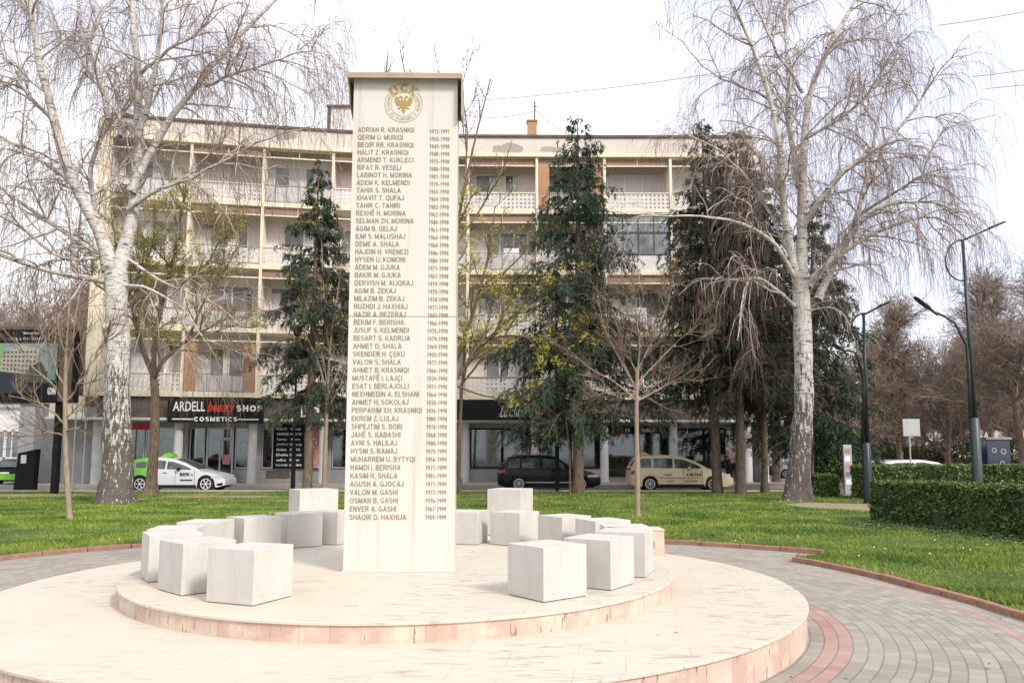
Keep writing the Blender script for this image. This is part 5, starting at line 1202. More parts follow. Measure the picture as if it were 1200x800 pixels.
def add_trunk(tb, Q, rr, k=14, lump=.08, sd=0):
    m = len(Q); T = np.gradient(Q, axis=0); T = unit(T); V = []
    for j in range(m):
        a = unit(np.cross(T[j], [0.3, .9, 0])); b = np.cross(T[j], a)
        for q in range(k):
            th = 2 * math.pi * q / k; n_ = mnoise.noise(Vector((math.cos(th) * 1.3 + sd, math.sin(th) * 1.3, Q[j][2] * 1.1))); s_ = rr[j] * (1 + lump * 2.2 * n_ + lump * .8 * math.sin(th * 5 + sd) * math.exp(-Q[j][2] / .6))
            V.append(Q[j] + a * math.cos(th) * s_ + b * math.sin(th) * s_)
    F_ = [(tb.n + j * k + q, tb.n + j * k + (q + 1) % k, tb.n + (j + 1) * k + (q + 1) % k, tb.n + (j + 1) * k + q) for j in range(m - 1) for q in range(k)]
    tb.V.append(np.array(V)); tb.F.append(np.array(F_)); tb.n += m * k

def birch(base, trunk_px, trunk_r, Y, limbs, label, n2, n3, n4, hang, sd):
    r_ = root_empty('birch_tree', base, label); tb = TB(); br = TB(); tw = TB()
    P = [tuple(at(x, y, Y) - base) for x, y in trunk_px]; P[0] = (P[0][0], P[0][1], -.05); Q, rr = trunk_mesh(P, trunk_r, 1.45); add_trunk(tb, Q, rr, 18, .09, sd)
    LP = []; LR = []
    for px, r0, r1, dy in limbs:
        L_ = limb(px, Y, base, dy); q = np.linspace(0, 1, len(L_)); rr = r0 + (r1 - r0) * q ** .8; rr[0] *= 1.15; LP.append(L_); LR.append(rr)
    LP = np.array(LP); LR = np.array(LR); tb.add(LP, LR, 9)
    # side branches arching outwards
    p, d, pr, t, _ = spawn(LP, LR, n2, .12, 1, (30, 70)); d[:, 2] += .15; ln = rng.uniform(1.2, 3.8, n2) * (1.15 - .5 * t); r0 = np.minimum(pr * .5, .034) + .007
    A = grow(p, d, ln, 9, .16, .13, .03); ar = r0[:, None] * np.linspace(1, .25, 9)[None]; br.add(A, ar, 5)
    p, d, pr, t, _ = spawn(A, ar, n3, .15, 1, (25, 70)); ln = rng.uniform(.6, 1.9, n3); r0 = np.minimum(pr * .7, .016) + .003
    B = grow(p, d, ln, 7, .42, .14); brr = r0[:, None] * np.linspace(1, .4, 7)[None]; br.add(B, brr, 4)
    p0, d0, pr0, t0, _ = spawn(B, brr, n4 * 2 // 3, .1, 1, (20, 70)); p1, d1, pr1, t1, _ = spawn(A, ar, n4 - n4 * 2 // 3, .3, 1, (20, 70))
    p = np.r_[p0, p1]; d = np.r_[d0, d1]; ln = rng.uniform(.35, 1, len(p)) ** 1.4 * hang
    Cc = grow(p, d, ln, 9, rng.uniform(.5, 1.3, len(p)), .09); tw.add(Cc, (np.full((len(p), 1), .0050) * np.linspace(1, .55, 9)[None]), 3)
    p, d, pr, t, _ = spawn(Cc, np.full(Cc.shape[:2], .005), n4, .1, .95, (15, 45)); D_ = grow(p, d, rng.uniform(.2, .9, n4), 5, .9, .09); tw.add(D_, np.full((n4, 1), .0038) * np.linspace(1, .6, 5)[None], 3)
    tb.build('trunk', M['birch'], r_, True); br.build('branches', M['branch'], r_, True); tw.build('hanging_twigs', M['twig'], r_)
    return r_
Yb1 = 22.0
b1 = Vector((at(137, 592, Yb1).x, Yb1, 0))
def zfix(px, Y, Y0): return px
YL = gnd(137, 591).y; b1 = Vector((at(137, 591, YL).x, YL, 0))
birch(b1, [(137, 591), (138, 540), (137, 470), (138, 400), (137, 350), (135, 312)], [.50, .46, .42, .40, .36, .36], YL, [
    ([(130, 318), (124, 281), (101, 248), (75, 199), (60, 139), (45, 75), (34, 34), (28, -30)], .27, .06, -1.5),
    ([(138, 318), (150, 281), (161, 202), (161, 150), (165, 86), (159, 37), (161, -30)], .26, .07, .8),
    ([(161, 160), (176, 112), (184, 67), (188, 0), (192, -40)], .12, .05, -1.8),
    ([(154, 225), (175, 185), (199, 150), (240, 101), (281, 45), (320, 8), (340, -20)], .15, .05, 1.5),
    ([(240, 101), (280, 86), (320, 74), (360, 58), (388, 66)], .06, .015, -.8),
    ([(150, 245), (180, 222), (225, 204), (270, 178), (311, 156), (345, 148)], .085, .02, -2.5),
    ([(128, 330), (95, 326), (60, 319), (0, 299), (-60, 270)], .12, .05, -2),
    ([(128, 305), (80, 275), (42, 250), (0, 218), (-50, 190)], .10, .04, 1.5),
    ([(145, 335), (170, 335), (194, 349), (217, 361), (240, 400)], .07, .015, -1.8),
    ([(145, 300), (180, 325), (210, 340), (250, 352), (280, 380)], .07, .015, 1.5),
    ([(128, 140), (116, 75), (101, 30), (94, -20)], .09, .05, 1.5),
    ([(140, 160), (131, 131), (128, 100)], .09, .08, 1), ([(118, 270), (100, 200), (131, 131)], .10, .08, 2),
    ([(82, 212), (50, 190), (10, 165), (-30, 150)], .08, .03, 1.2), ([(60, 139), (30, 110), (0, 60), (-30, 20)], .08, .03, -1.2),
    ([(165, 86), (200, 60), (240, 30), (260, -20)], .07, .03, -1.5), ([(120, 300), (80, 310), (40, 275), (0, 250), (-50, 245)], .07, .03, -2.5)],
    'large weeping white birch with a cracked dark foot, at the left', 190, 1150, 6200, 2.3, 1)
YR = gnd(935, 587).y; b2 = Vector((at(935, 587, YR).x, YR, 0))
birch(b2, [(935, 587), (938, 530), (942, 480), (941, 420), (940, 380), (939, 340)], [.42, .38, .36, .33, .33, .28], YR, [
    ([(939, 346), (939, 306), (937, 236), (938, 166), (941, 109), (968, 57), (1003, 0), (1015, -30)], .24, .05, .8),
    ([(938, 345), (925, 290), (915, 245), (913, 201), (908, 118), (893, 79), (863, 26), (845, -20)], .18, .05, -1.5),
    ([(937, 219), (928, 150), (928, 87), (926, 22), (930, -30)], .14, .05, 1.8),
    ([(940, 265), (960, 235), (989, 197), (1042, 166), (1090, 105), (1094, 79)], .14, .03, -1.8),
    ([(945, 332), (985, 293), (1011, 249), (1042, 241), (1086, 241), (1110, 256)], .13, .03, -2.5),
    ([(946, 335), (975, 305), (1007, 280), (1064, 258), (1103, 250), (1140, 290)], .13, .02, 2),
    ([(958, 352), (975, 315), (1007, 262), (1022, 200), (1030, 150), (1050, 60)], .16, .03, 1.5),
    ([(942, 370), (958, 350)], .2, .17, .1),
    ([(935, 330), (915, 296), (897, 276), (862, 258), (810, 254), (749, 252)], .10, .02, -2.5),
    ([(935, 318), (905, 250), (870, 200), (835, 170), (800, 160)], .09, .02, -1),
    ([(932, 360), (905, 340), (880, 318), (868, 350), (862, 400)], .08, .015, -2.2),
    ([(908, 118), (870, 100), (840, 90), (800, 40)], .06, .02, 1), ([(941, 109), (905, 60), (885, 10), (870, -20)], .07, .03, -1.2),
    ([(1011, 249), (1050, 225), (1090, 200), (1130, 200)], .07, .02, -1.5), ([(968, 57), (1010, 45), (1050, 20), (1075, 0)], .06, .02, 1.5), ([(938, 166), (985, 140), (1030, 100), (1060, 60)], .08, .02, -1.5)],
    'tall weeping white birch with peeling white trunk, at the right before the dark spruces', 185, 1150, 6000, 2.1, 4)

def spruce(base_px, Y, top_px, Rm, zlow, label, name='spruce_tree', m=None, dens=1.0, mix=None, tr=.2, sd=0, lean=0, bark='bark', grp=None, hang=.35):
    bx, by = base_px; base = Vector((at(bx, by, Y).x, Y, 0)); r_ = root_empty(name, base, label, grp=grp)
    top = at(top_px[0], top_px[1], Y) - base; H = top.z; tb = TB()
    P = [(0, 0, -.03), (top.x * .2, 0, H * .2), (top.x * .6, 0, H * .55), (top.x, 0, H)]; Q, rr = trunk_mesh(P, [tr, tr * .8, tr * .45, .015], 1.35); add_trunk(tb, Q, rr, 12, .07, sd); tb.build('trunk', M[bark], r_, True)
    br = TB(); nb = int(H * 17 * dens); t = rng.uniform(0, 1, nb) ** .9; nw = H * 1.5; t = np.clip((np.round(t * nw) + rng.normal(0, .13, nb)) / nw, 0, .995); z = zlow + (H - zlow) * t; az = rng.uniform(0, 2 * np.pi, nb)
    prof = (1 - t) ** .8 * (1 + .22 * np.sin(az * 3 + z * 1.3 + sd)) * rng.uniform(.62, 1.1, nb) + .05; low = np.clip((t + .02) / .08, .45, 1); ln = Rm * prof * low
    cx = np.interp(z, Q[:, 2], Q[:, 0]); P0 = np.stack([cx, np.zeros(nb), z], 1); D0 = np.stack([np.cos(az), np.sin(az), .25 - .45 * (1 - t)], 1)
    A = grow(P0, D0, ln, 8, .10, .05, .02); A[:, -2:, 2] += (ln * .03)[:, None]; br.add(A, (np.clip(ln * .011, .008, .035))[:, None] * np.linspace(1, .3, 8)[None], 4)
    ns = int(nb * 15); p, d, pr, tt, l_ = spawn(A, np.full(A.shape[:2], .02), ns, .18, 1, (35, 65), ln ** 1.3); d[:, 2] = d[:, 2] * .4 - .12; sl = rng.uniform(.25, .75, ns) * np.clip(l_ / 2.0, .4, 1.1)
    S = grow(p, d, sl, 5, .45 + hang, .07); br.add(S, np.full((ns, 1), .007) * np.linspace(1, .4, 5)[None], 3); br.build('branches', M['bark_red'], r_)
    allp = np.concatenate([S[:, 1:], ], 1); K = 10; mats = mix or [(m or 'needle', 1.0)]
    tip = rng.uniform(0, 1, len(S)); lo = 0
    for mname, fr in mats:
        sel = (tip >= lo) & (tip < lo + fr); lo += fr; Sx = S[sel]
        if not len(Sx): continue
        leaf = TB()
        for j in range(K):
            u = rng.uniform(.05, 1, len(Sx)) * 4; k = np.minimum(u.astype(int), 3); f = (u - k)[:, None]; ii = np.arange(len(Sx)); c = Sx[ii, k] * (1 - f) + Sx[ii, k + 1] * f; T = unit(Sx[ii, k + 1] - Sx[ii, k]); a = unit(np.cross(T, rng.normal(0, 1, (len(Sx), 3))))
            dr = unit(T * .9 + a * .75 + np.array([0, 0, -.3])); L_ = rng.uniform(.06, .14, (len(Sx), 1)); w_ = unit(np.cross(dr, rng.normal(0, 1, (len(Sx), 3)))) * rng.uniform(.013, .030, (len(Sx), 1))
            leaf.quads(c + dr * L_ * .8, dr * L_, w_)
        leaf.build('needles' if mname != 'needle_b' else 'browned_needles', M[mname], r_)
    return r_
YC_ = 34.3
spruce((360, 576), YC_, (374, 188), 3.0, 3.4, 'dark green spruce left of the pillar, rising over the shop', dens=.85, tr=.20, sd=1, mix=[('needle', .75), ('needle_o', .25)])
spruce((678, 578), 34.3, (677, 138), 4.5, 2.9, 'dark spruce with a thin pointed top, right of the pillar behind the black car', dens=1.35, tr=.24, sd=2)
grp = None
spruce((841, 574), 34.0, (822, 140), 3.5, 4.4, 'half browned larch like conifer on the leftmost of three bare trunks', 'conifer_tree', dens=1.15, tr=.22, sd=3, mix=[('needle_b', .12), ('needle', .62), ('needle_o', .26)], bark='bark_red', hang=.35)
spruce((868, 574), 33.2, (862, 150), 3.6, 4.0, 'brown drooping conifer on the dark middle one of three trunks', 'conifer_tree', dens=1.1, tr=.21, sd=4, mix=[('needle_b', .32), ('needle', .46), ('needle_o', .22)], bark='bark_red', hang=.45)
spruce((896, 574), 34.4, (890, 205), 3.0, 4.0, 'brown conifer on the rightmost of three trunks, next to the birch', 'conifer_tree', dens=1.0, tr=.16, sd=5, mix=[('needle_b', .30), ('needle', .70)], bark='bark_red', hang=.45)
spruce((948, 574), 36.5, (952, 235), 3.6, 2.2, 'dense dark green spruce directly behind the right birch', dens=1.3, tr=.22, sd=6)
spruce((910, 571), 44, (905, 262), 3.0, 2.2, 'dark spruce farther behind, left of the right birch', dens=.8, tr=.22, sd=7)

def bare_tree(base_px, Y, trunk_px, tr, limbs, label, n2, n3, n4, l2=(.8, 2.2), l3=(.3, 1.1), l4=(.15, .5), bark='bark', twig='twig_b', leaf=None, nleaf=0, lsize=.035, lztop=None, name='bare_tree', up=.05, droop=0., rt=.005, flare=1.3, rb=None, ang=(20, 55), grp=None):
    bx, by = base_px; base = Vector((at(bx, by, Y).x, Y, 0)); r_ = root_empty(name, base, label, grp=grp); tb = TB(); tw = TB()
    P = [tuple(at(x, y, Y) - base) for x, y in trunk_px]; P[0] = (P[0][0], P[0][1], -.03); Q, rr = trunk_mesh(P, tr, flare); add_trunk(tb, Q, rr, 12, .06, bx)
    LP = np.array([limb(px, Y, base, dy, .2) for px, r0, r1, dy in limbs]); LR = np.array([r0 + (r1 - r0) * np.linspace(0, 1, LP.shape[1]) for px, r0, r1, dy in limbs]); tb.add(LP, LR, 7)
    p, d, pr, t, _ = spawn(LP, LR, n2, .12, 1, ang); A = grow(p, d, rng.uniform(*l2, n2) * (1.1 - .4 * t), 8, droop, .10, up); ar = (np.minimum(pr * .6, .035) + .006)[:, None] * np.linspace(1, .3, 8)[None]; tw.add(A, ar, 4)
    p, d, pr, t, _ = spawn(A, ar, n3, .1, 1, (20, 55)); B = grow(p, d, rng.uniform(*l3, n3), 6, droop, .12, up); brr = (np.minimum(pr * .7, .012) + .003)[:, None] * np.linspace(1, .4, 6)[None]; tw.add(B, brr, 3)
    p, d, pr, t, _ = spawn(B, brr, n4, .1, 1, (20, 55)); Cc = grow(p, d, rng.uniform(*l4, n4), 4, droop, .12, up); tw.add(Cc, np.full((n4, 1), rt) * np.linspace(1, .6, 4)[None], 3)
    tb.build('trunk', M[bark], r_, True); tw.build('twigs', M[twig], r_)
    if leaf:
        lf = TB(); S = np.concatenate([Cc.reshape(-1, 3), B[:, 2:].reshape(-1, 3)]); S = S if lztop is None else S[S[:, 2] < lztop + rng.normal(0, .6, len(S))]; ctr = S[rng.choice(len(S), max(1, nleaf // 9))]; c = ctr[rng.integers(0, len(ctr), nleaf)] + rng.normal(0, .09, (nleaf, 3)) * np.array([1, 1, .8])
        a = unit(rng.normal(0, 1, (nleaf, 3))); b_ = unit(np.cross(a, rng.normal(0, 1, (nleaf, 3)))); s_ = rng.uniform(.5, 1.2, (nleaf, 1)) * lsize; lf.quads(c, a * s_, b_ * s_ * .55); lf.build('buds', M[leaf], r_)
    return r_
# budding tree behind the left birch
bare_tree((178, 578), 34, [(176, 578), (181, 520), (182, 470), (180, 440)], [.25, .2, .19, .17], [
    ([(180, 440), (160, 400), (150, 350), (135, 300), (130, 255)], .13, .03, .8), ([(180, 445), (195, 420), (222, 395), (255, 388), (285, 380)], .11, .02, -1.2), ([(180, 440), (183, 400), (190, 350), (205, 300), (215, 250), (218, 215)], .13, .03, .5),
    ([(222, 395), (238, 355), (260, 320), (280, 290)], .07, .02, .6), ([(190, 350), (215, 330), (245, 300), (262, 262)], .06, .02, -.8), ([(152, 360), (130, 345), (105, 330), (90, 300)], .06, .02, -.7), ([(183, 400), (165, 360), (170, 300), (180, 250)], .07, .02, -1), ([(150, 350), (165, 320), (172, 285), (160, 245)], .06, .02, 1.2)],
    'budding tree with yellow green tufts behind the left birch and the green white taxi', 110, 700, 2200, leaf='bud_y', nleaf=34000, lsize=.045, bark='bark', name='budding_tree', flare=1.7)
bare_tree((380, 576), 33.6, [(380, 576), (381, 530), (383, 480), (384, 450)], [.11, .10, .09, .085], [
    ([(384, 455), (380, 420), (362, 370), (352, 330), (350, 290)], .06, .012, .4), ([(384, 450), (388, 400), (395, 350), (402, 300)], .06, .012, -.5), ([(384, 465), (398, 430), (410, 390), (418, 350)], .05, .012, .5), ([(383, 460), (372, 420), (358, 395), (345, 360)], .05, .012, -.4), ([(384, 455), (386, 400), (378, 340), (376, 280), (378, 230)], .06, .012, .3), ([(384, 480), (400, 450), (406, 420)], .04, .01, -.6)],
    'slender many stemmed bare tree with pale stems, close left of the pillar', 40, 180, 500, bark='bark_pale', twig='twig_b', leaf='bud', nleaf=700, lsize=.045, up=.10)
# big tree behind the pillar
bare_tree((512, 580), 33.0, [(512, 580), (513, 530), (515, 490), (518, 460)], [.24, .21, .20, .19], [
    ([(518, 465), (545, 430), (575, 395), (610, 365), (640, 345)], .12, .03, .8), ([(518, 460), (540, 410), (560, 350), (575, 290), (580, 240)], .11, .02, -1), ([(518, 460), (522, 380), (532, 290), (545, 210), (560, 150), (575, 95)], .13, .02, .5), ([(518, 460), (510, 380), (500, 280), (492, 180), (480, 110), (470, 62)], .12, .02, -.6),
    ([(518, 460), (500, 400), (470, 330), (455, 240), (450, 120), (455, 60)], .11, .02, .8), ([(545, 430), (560, 400), (595, 390), (640, 400), (680, 392)], .07, .02, -.8), ([(532, 290), (560, 250), (590, 200), (600, 165)], .06, .015, .6), ([(560, 350), (590, 320), (620, 290), (630, 250)], .06, .015, .8), ([(530, 450), (560, 462), (600, 470), (625, 465)], .05, .015, -1),
    ([(545, 210), (548, 150), (540, 100), (552, 70)], .05, .012, .5), ([(500, 280), (515, 180), (520, 110), (512, 70)], .05, .012, .5)],
    'tall tree with yellow green buds behind the pillar, its bare top above the roof', 120, 700, 2600, leaf='bud', nleaf=9000, lsize=.05, lztop=at(560, 215, 33).z, name='budding_tree')
bare_tree((538, 578), 34.5, [(538, 578), (537, 530), (540, 480), (541, 450)], [.10, .09, .08, .07], [([(541, 455), (545, 400), (550, 350), (552, 300)], .05, .01, .5), ([(541, 450), (565, 420), (590, 370), (605, 320)], .05, .01, -.5), ([(541, 455), (548, 420), (575, 380), (580, 330), (600, 290)], .04, .01, .3)],
    'thin young tree just right of the pillar, before the white car', 40, 220, 700, leaf='bud', nleaf=1200, lsize=.045)
# olive shrubby branches low before the centre spruce
bare_tree((668, 578), 33.2, [(668, 578), (668, 530), (664, 500), (660, 470)], [.05, .045, .04, .035], [([(660, 480), (640, 470), (622, 462)], .02, .008, -.4), ([(660, 470), (655, 420), (650, 380), (640, 340), (632, 300)], .03, .01, -.5), ([(662, 485), (650, 492), (632, 498)], .02, .008, -.5), ([(658, 440), (680, 400), (690, 350), (685, 300)], .03, .008, -.4)],
    'thin budding tree with yellow green leaves in front of the centre spruce', 60, 300, 700, l2=(.4, 1.2), leaf='bud', nleaf=1800, lsize=.045, name='budding_tree')
# saplings on the lawn
Ys = gnd(80, 610).y
bare_tree((81, 610), Ys, [(82, 610), (79, 570), (77, 530), (76, 480), (77, 430), (80, 370), (84, 330)], [.075, .068, .06, .052, .04, .022, .01], [
    ([(77, 500), (55, 478), (30, 468), (0, 462)], .03, .008, -.6), ([(77, 485), (60, 450), (35, 430), (15, 395)], .03, .008, .5), ([(77, 470), (100, 445), (120, 410), (130, 370)], .03, .008, -.5), ([(77, 490), (100, 478), (118, 466), (128, 450)], .025, .008, .6), ([(77, 455), (60, 420), (45, 380), (40, 340)], .025, .007, .3), ([(77, 440), (95, 400), (105, 350), (108, 310)], .025, .007, .4),
    ([(77, 420), (65, 380), (62, 340), (55, 300)], .02, .006, -.4), ([(77, 510), (50, 505), (25, 495), (5, 498)], .025, .007, .5), ([(77, 505), (98, 500), (112, 492), (125, 482)], .02, .006, -.5)],
    'leafless young tree with curved upward branches on the lawn before the billboard', 90, 300, 500, l2=(.5, 1.5), l3=(.25, .8), bark='bark_pale', twig='twig_b', up=.10, flare=1.25, rt=.004)
Ys2 = gnd(747, 607).y
bare_tree((747, 607), Ys2, [(747, 607), (747, 560), (746, 500), (746, 460), (747, 430)], [.075, .07, .06, .055, .05], [
    ([(746, 470), (720, 445), (690, 430), (665, 410)], .03, .006, -.5), ([(746, 455), (725, 420), (705, 380), (700, 340)], .03, .006, .5), ([(747, 440), (750, 400), (745, 360), (742, 330)], .03, .006, .2), ([(746, 450), (775, 420), (800, 395), (825, 375)], .03, .006, -.4), ([(746, 470), (775, 455), (800, 440), (818, 445)], .025, .006, .5), ([(747, 435), (765, 395), (780, 360), (785, 335)], .028, .006, .3), ([(746, 462), (715, 460), (690, 465)], .02, .006, .4), ([(747, 440), (730, 400), (722, 365)], .02, .006, -.3)],
    'leafless young tree with a spreading crown on the lawn right of the cubes', 80, 420, 800, l2=(.5, 1.4), l3=(.2, .7), bark='bark_pale', twig='twig_b', up=.06, leaf='bud_g', nleaf=600, lsize=.03, flare=1.15, rt=.0045)
# trees beyond: built once per kind, then copied
def generic(label, H, spread, sd, n2, n3, n4, bark='bark', twig='twig_far', narrow=False, leafm=None, nleaf=0, name='bare_tree', tr=.2, rt=.007, droop=0.):
    r_ = root_empty(name, (0, 0, 0), label); tb = TB(); tw = TB(); Q, rr = trunk_mesh([(0, 0, -.05), (.1, 0, H * .12), (-.05, .1, H * .3), (0, 0, H * (.95 if narrow else .5))], [tr, tr * .8, tr * .65, .03], 1.4); add_trunk(tb, Q, rr, 9, .07, sd)
    TP = Q[None]; TR = rr[None]; nl = 26 if narrow else 12
    t = np.linspace(.25, .97, nl); k = t * (len(Q) - 1); ki = k.astype(int); p = Q[ki]; az = rng.uniform(0, 6.28, nl); el = 1.6 if narrow else .9
    d = np.stack([np.cos(az), np.sin(az), np.full(nl, el)], 1); ln = (H * .22 if narrow else H * .5) * rng.uniform(.7, 1.1, nl) * (1.1 - .5 * t) * spread
    LP = grow(p, d, ln, 12, droop * .3, .10, .04); LR = np.linspace(tr * .42, .02, 12)[None] * np.ones((nl, 1)) * (1.1 - .6 * t)[:, None]; tb.add(LP, LR, 6)
    p, d, pr, t_, _ = spawn(LP, LR, n2, .15, 1, (25, 60)); A = grow(p, d, rng.uniform(.08, .22, n2) * H * spread ** .5, 7, droop, .12, .04); ar = (np.minimum(pr * .6, .03) + .007)[:, None] * np.linspace(1, .3, 7)[None]; tw.add(A, ar, 3)
    p, d, pr, t_, _ = spawn(A, ar, n3, .1, 1, (20, 60)); B = grow(p, d, rng.uniform(.03, .1, n3) * H, 5, droop, .14, .03); brr = (np.minimum(pr * .7, .012) + .004)[:, None] * np.linspace(1, .4, 5)[None]; tw.add(B, brr, 3)
    p, d, pr, t_, _ = spawn(B, brr, n4, .1, 1, (20, 60)); Cc = grow(p, d, rng.uniform(.02, .06, n4) * H, 4, droop, .12, .02); tw.add(Cc, np.full((n4, 1), rt), 3)
    tb.build('trunk', M[bark], r_, True); tw.build('twigs', M[twig], r_)
    if leafm:
        lf = TB(); S = Cc.reshape(-1, 3); c = S[rng.choice(len(S), nleaf)] + rng.normal(0, .06, (nleaf, 3)); a = unit(rng.normal(0, 1, (nleaf, 3))); b_ = unit(np.cross(a, rng.normal(0, 1, (nleaf, 3)))); s_ = rng.uniform(.04, .09, (nleaf, 1)); lf.quads(c, a * s_, b_ * s_ * .5); lf.build('buds', M[leafm], r_)
    return r_
def evergreen_bush(label, rx, rz_, n_, m, name='evergreen_shrub', grp=None, ry=None, conic=False):
    r_ = root_empty(name, (0, 0, 0), label, 'shrub', grp); lf = TB(); ry = ry or rx
    u = unit(rng.normal(0, 1, (n_, 3))); rad = rng.uniform(.25, 1, (n_, 1)) ** .4; bump_ = np.array([1 + .28 * mnoise.noise(Vector(tuple(q * 1.9 + rx))) for q in u])[:, None]; c = u * rad * bump_ * np.array([rx, ry, rz_]); c[:, 2] += rz_
    if conic: c[:, :2] *= (1.25 - .9 * np.clip(c[:, 2:] / (2 * rz_), 0, 1))
    c[:, 2] = np.maximum(c[:, 2], .05); a = unit(u + rng.normal(0, .7, (n_, 3))); b_ = unit(np.cross(a, rng.normal(0, 1, (n_, 3)))); s_ = rng.uniform(.05, .12, (n_, 1)); lf.quads(c, a * s_, b_ * s_ * .5); lf.build('foliage', M[m], r_)
    tb = TB(); Q, rr = trunk_mesh([(0, 0, 0), (0, 0, rz_ * .8), (0, 0, rz_ * 1.4)], [.09, .06, .02], 1.2); add_trunk(tb, Q, rr, 8, .05, 1); tb.build('stem', M['bark'], r_); return r_
kinds = {'A': lambda l: generic(l, 11, 1.0, 1, 300, 1700, 4200, rt=.0085, name='bare_tree'), 'B': lambda l: generic(l, 11, .62, 2, 420, 2600, 6500, narrow=True, rt=.010, name='bare_tree', droop=.05), 'C': lambda l: generic(l, 12, .9, 3, 260, 1500, 3600, rt=.0085, twig='twig_b', bark='bark_pale', leafm='bud_g', nleaf=2500)}
proto = {}
def place(kind, x, ytop, Y, label, rz, grp, jitter=1.0):
    H0 = {'A': 10.5, 'B': 11.5, 'C': 11}[kind]
    if kind not in proto: o = proto[kind] = kinds[kind](label)
    else: o = copy_tree(proto[kind]); o['label'] = label
    p = at(x, 500, Y); s_ = max(.3, at(x, ytop, Y).z / H0); o.location = (p.x, Y, 0); o.rotation_euler = (0, 0, rz); o.scale = (s_ * jitter, s_ * jitter, s_); o['group'] = grp
gR = 'bare trees beyond the hedges'
for i, (kd, x, yt, Y, lab) in enumerate([('B', 1052, 355, 46, 'narrow dense brown tree behind the grey road sign'), ('A', 990, 375, 44, 'bare tree with a sticker covered trunk beside it, left of the lamp post'), ('A', 1110, 355, 50, 'bare brown tree between the road sign and the tall street lamp'),
    ('B', 1160, 325, 52, 'dense red brown tree right of the tall street lamp'), ('A', 1195, 300, 44, 'bare tree at the right edge behind the blue kiosk'), ('B', 1028, 400, 60, 'brown tree seen just right of the shorter street lamp'),
    ('C', 1080, 400, 62, 'pale twiggy tree far behind the road sign'), ('B', 1125, 405, 64, 'brown tree far behind the tall street lamp'), ('A', 965, 410, 62, 'far bare tree right of the birch trunk'), ('B', 1240, 320, 58, 'tall red brown tree reaching in at the right edge'), ('C', 1140, 420, 80, 'far pale tree behind the parked cars'), ('B', 985, 430, 78, 'far brown tree behind the spruce'), ('A', 1060, 420, 82, 'distant bare tree left of the kiosk'),
    ('B', 1182, 400, 74, 'distant red brown tree above the kiosk'), ('A', 925, 470, 70, 'far tree between the rightmost conifer trunk and the birch'), ('A', 1215, 400, 66, 'far bare tree cut by the right edge')]):
    place(kd, x, yt, Y, lab, i * 1.7, gR, 1.0 if kd != 'B' else .95)
gL = 'bare trees at the left beyond the street'
for i, (kd, x, yt, Y, lab) in enumerate([('A', 15, 320, 62, 'bare tree rising above the left end of the billboard'), ('B', 100, 330, 66, 'bare brown tree between the billboard and the left birch'), ('A', 60, 300, 58, 'bare tree above the right end of the billboard'), ('C', -30, 330, 70, 'far budding tree at the left edge'), ('B', 122, 380, 90, 'far brown tree next to the building corner')]):
    place(kd, x, yt, Y, lab, i * 2.1 + .4, gL)
def put(o, x, Y, rz=0, s_=1): o.location = (at(x, 500, Y).x, Y, 0); o.rotation_euler = (0, 0, rz); o.scale = (s_,) * 3
put(evergreen_bush('tall dark green thuja bush behind the small clipped hedge', 1.35, 1.75, 9000, 'hedge', conic=True), 968, 39)
put(evergreen_bush('yellow green thuja right behind the sticker post', .7, 1.6, 4500, 'hedge_y', conic=True), 1003, 41)
sh = evergreen_bush('dark evergreen shrub behind the road sign', 2.0, 1.25, 7000, 'needle_o', grp='dark shrubs beyond the far hedge'); put(sh, 1050, 54)
for i, (x, Y, s_, lab) in enumerate([(1120, 58, 1.2, 'dark evergreen shrub left of the tall street lamp'), (1085, 60, 1.0, 'dark evergreen shrub midway between sign and tall lamp'), (1195, 58, 1.25, 'dark evergreen shrub at the right edge behind the kiosk'), (1015, 62, 1.3, 'dark evergreen shrub behind the shorter street lamp')]):
    o = copy_tree(sh); o['label'] = lab; put(o, x, Y, i * 1.3, s_)
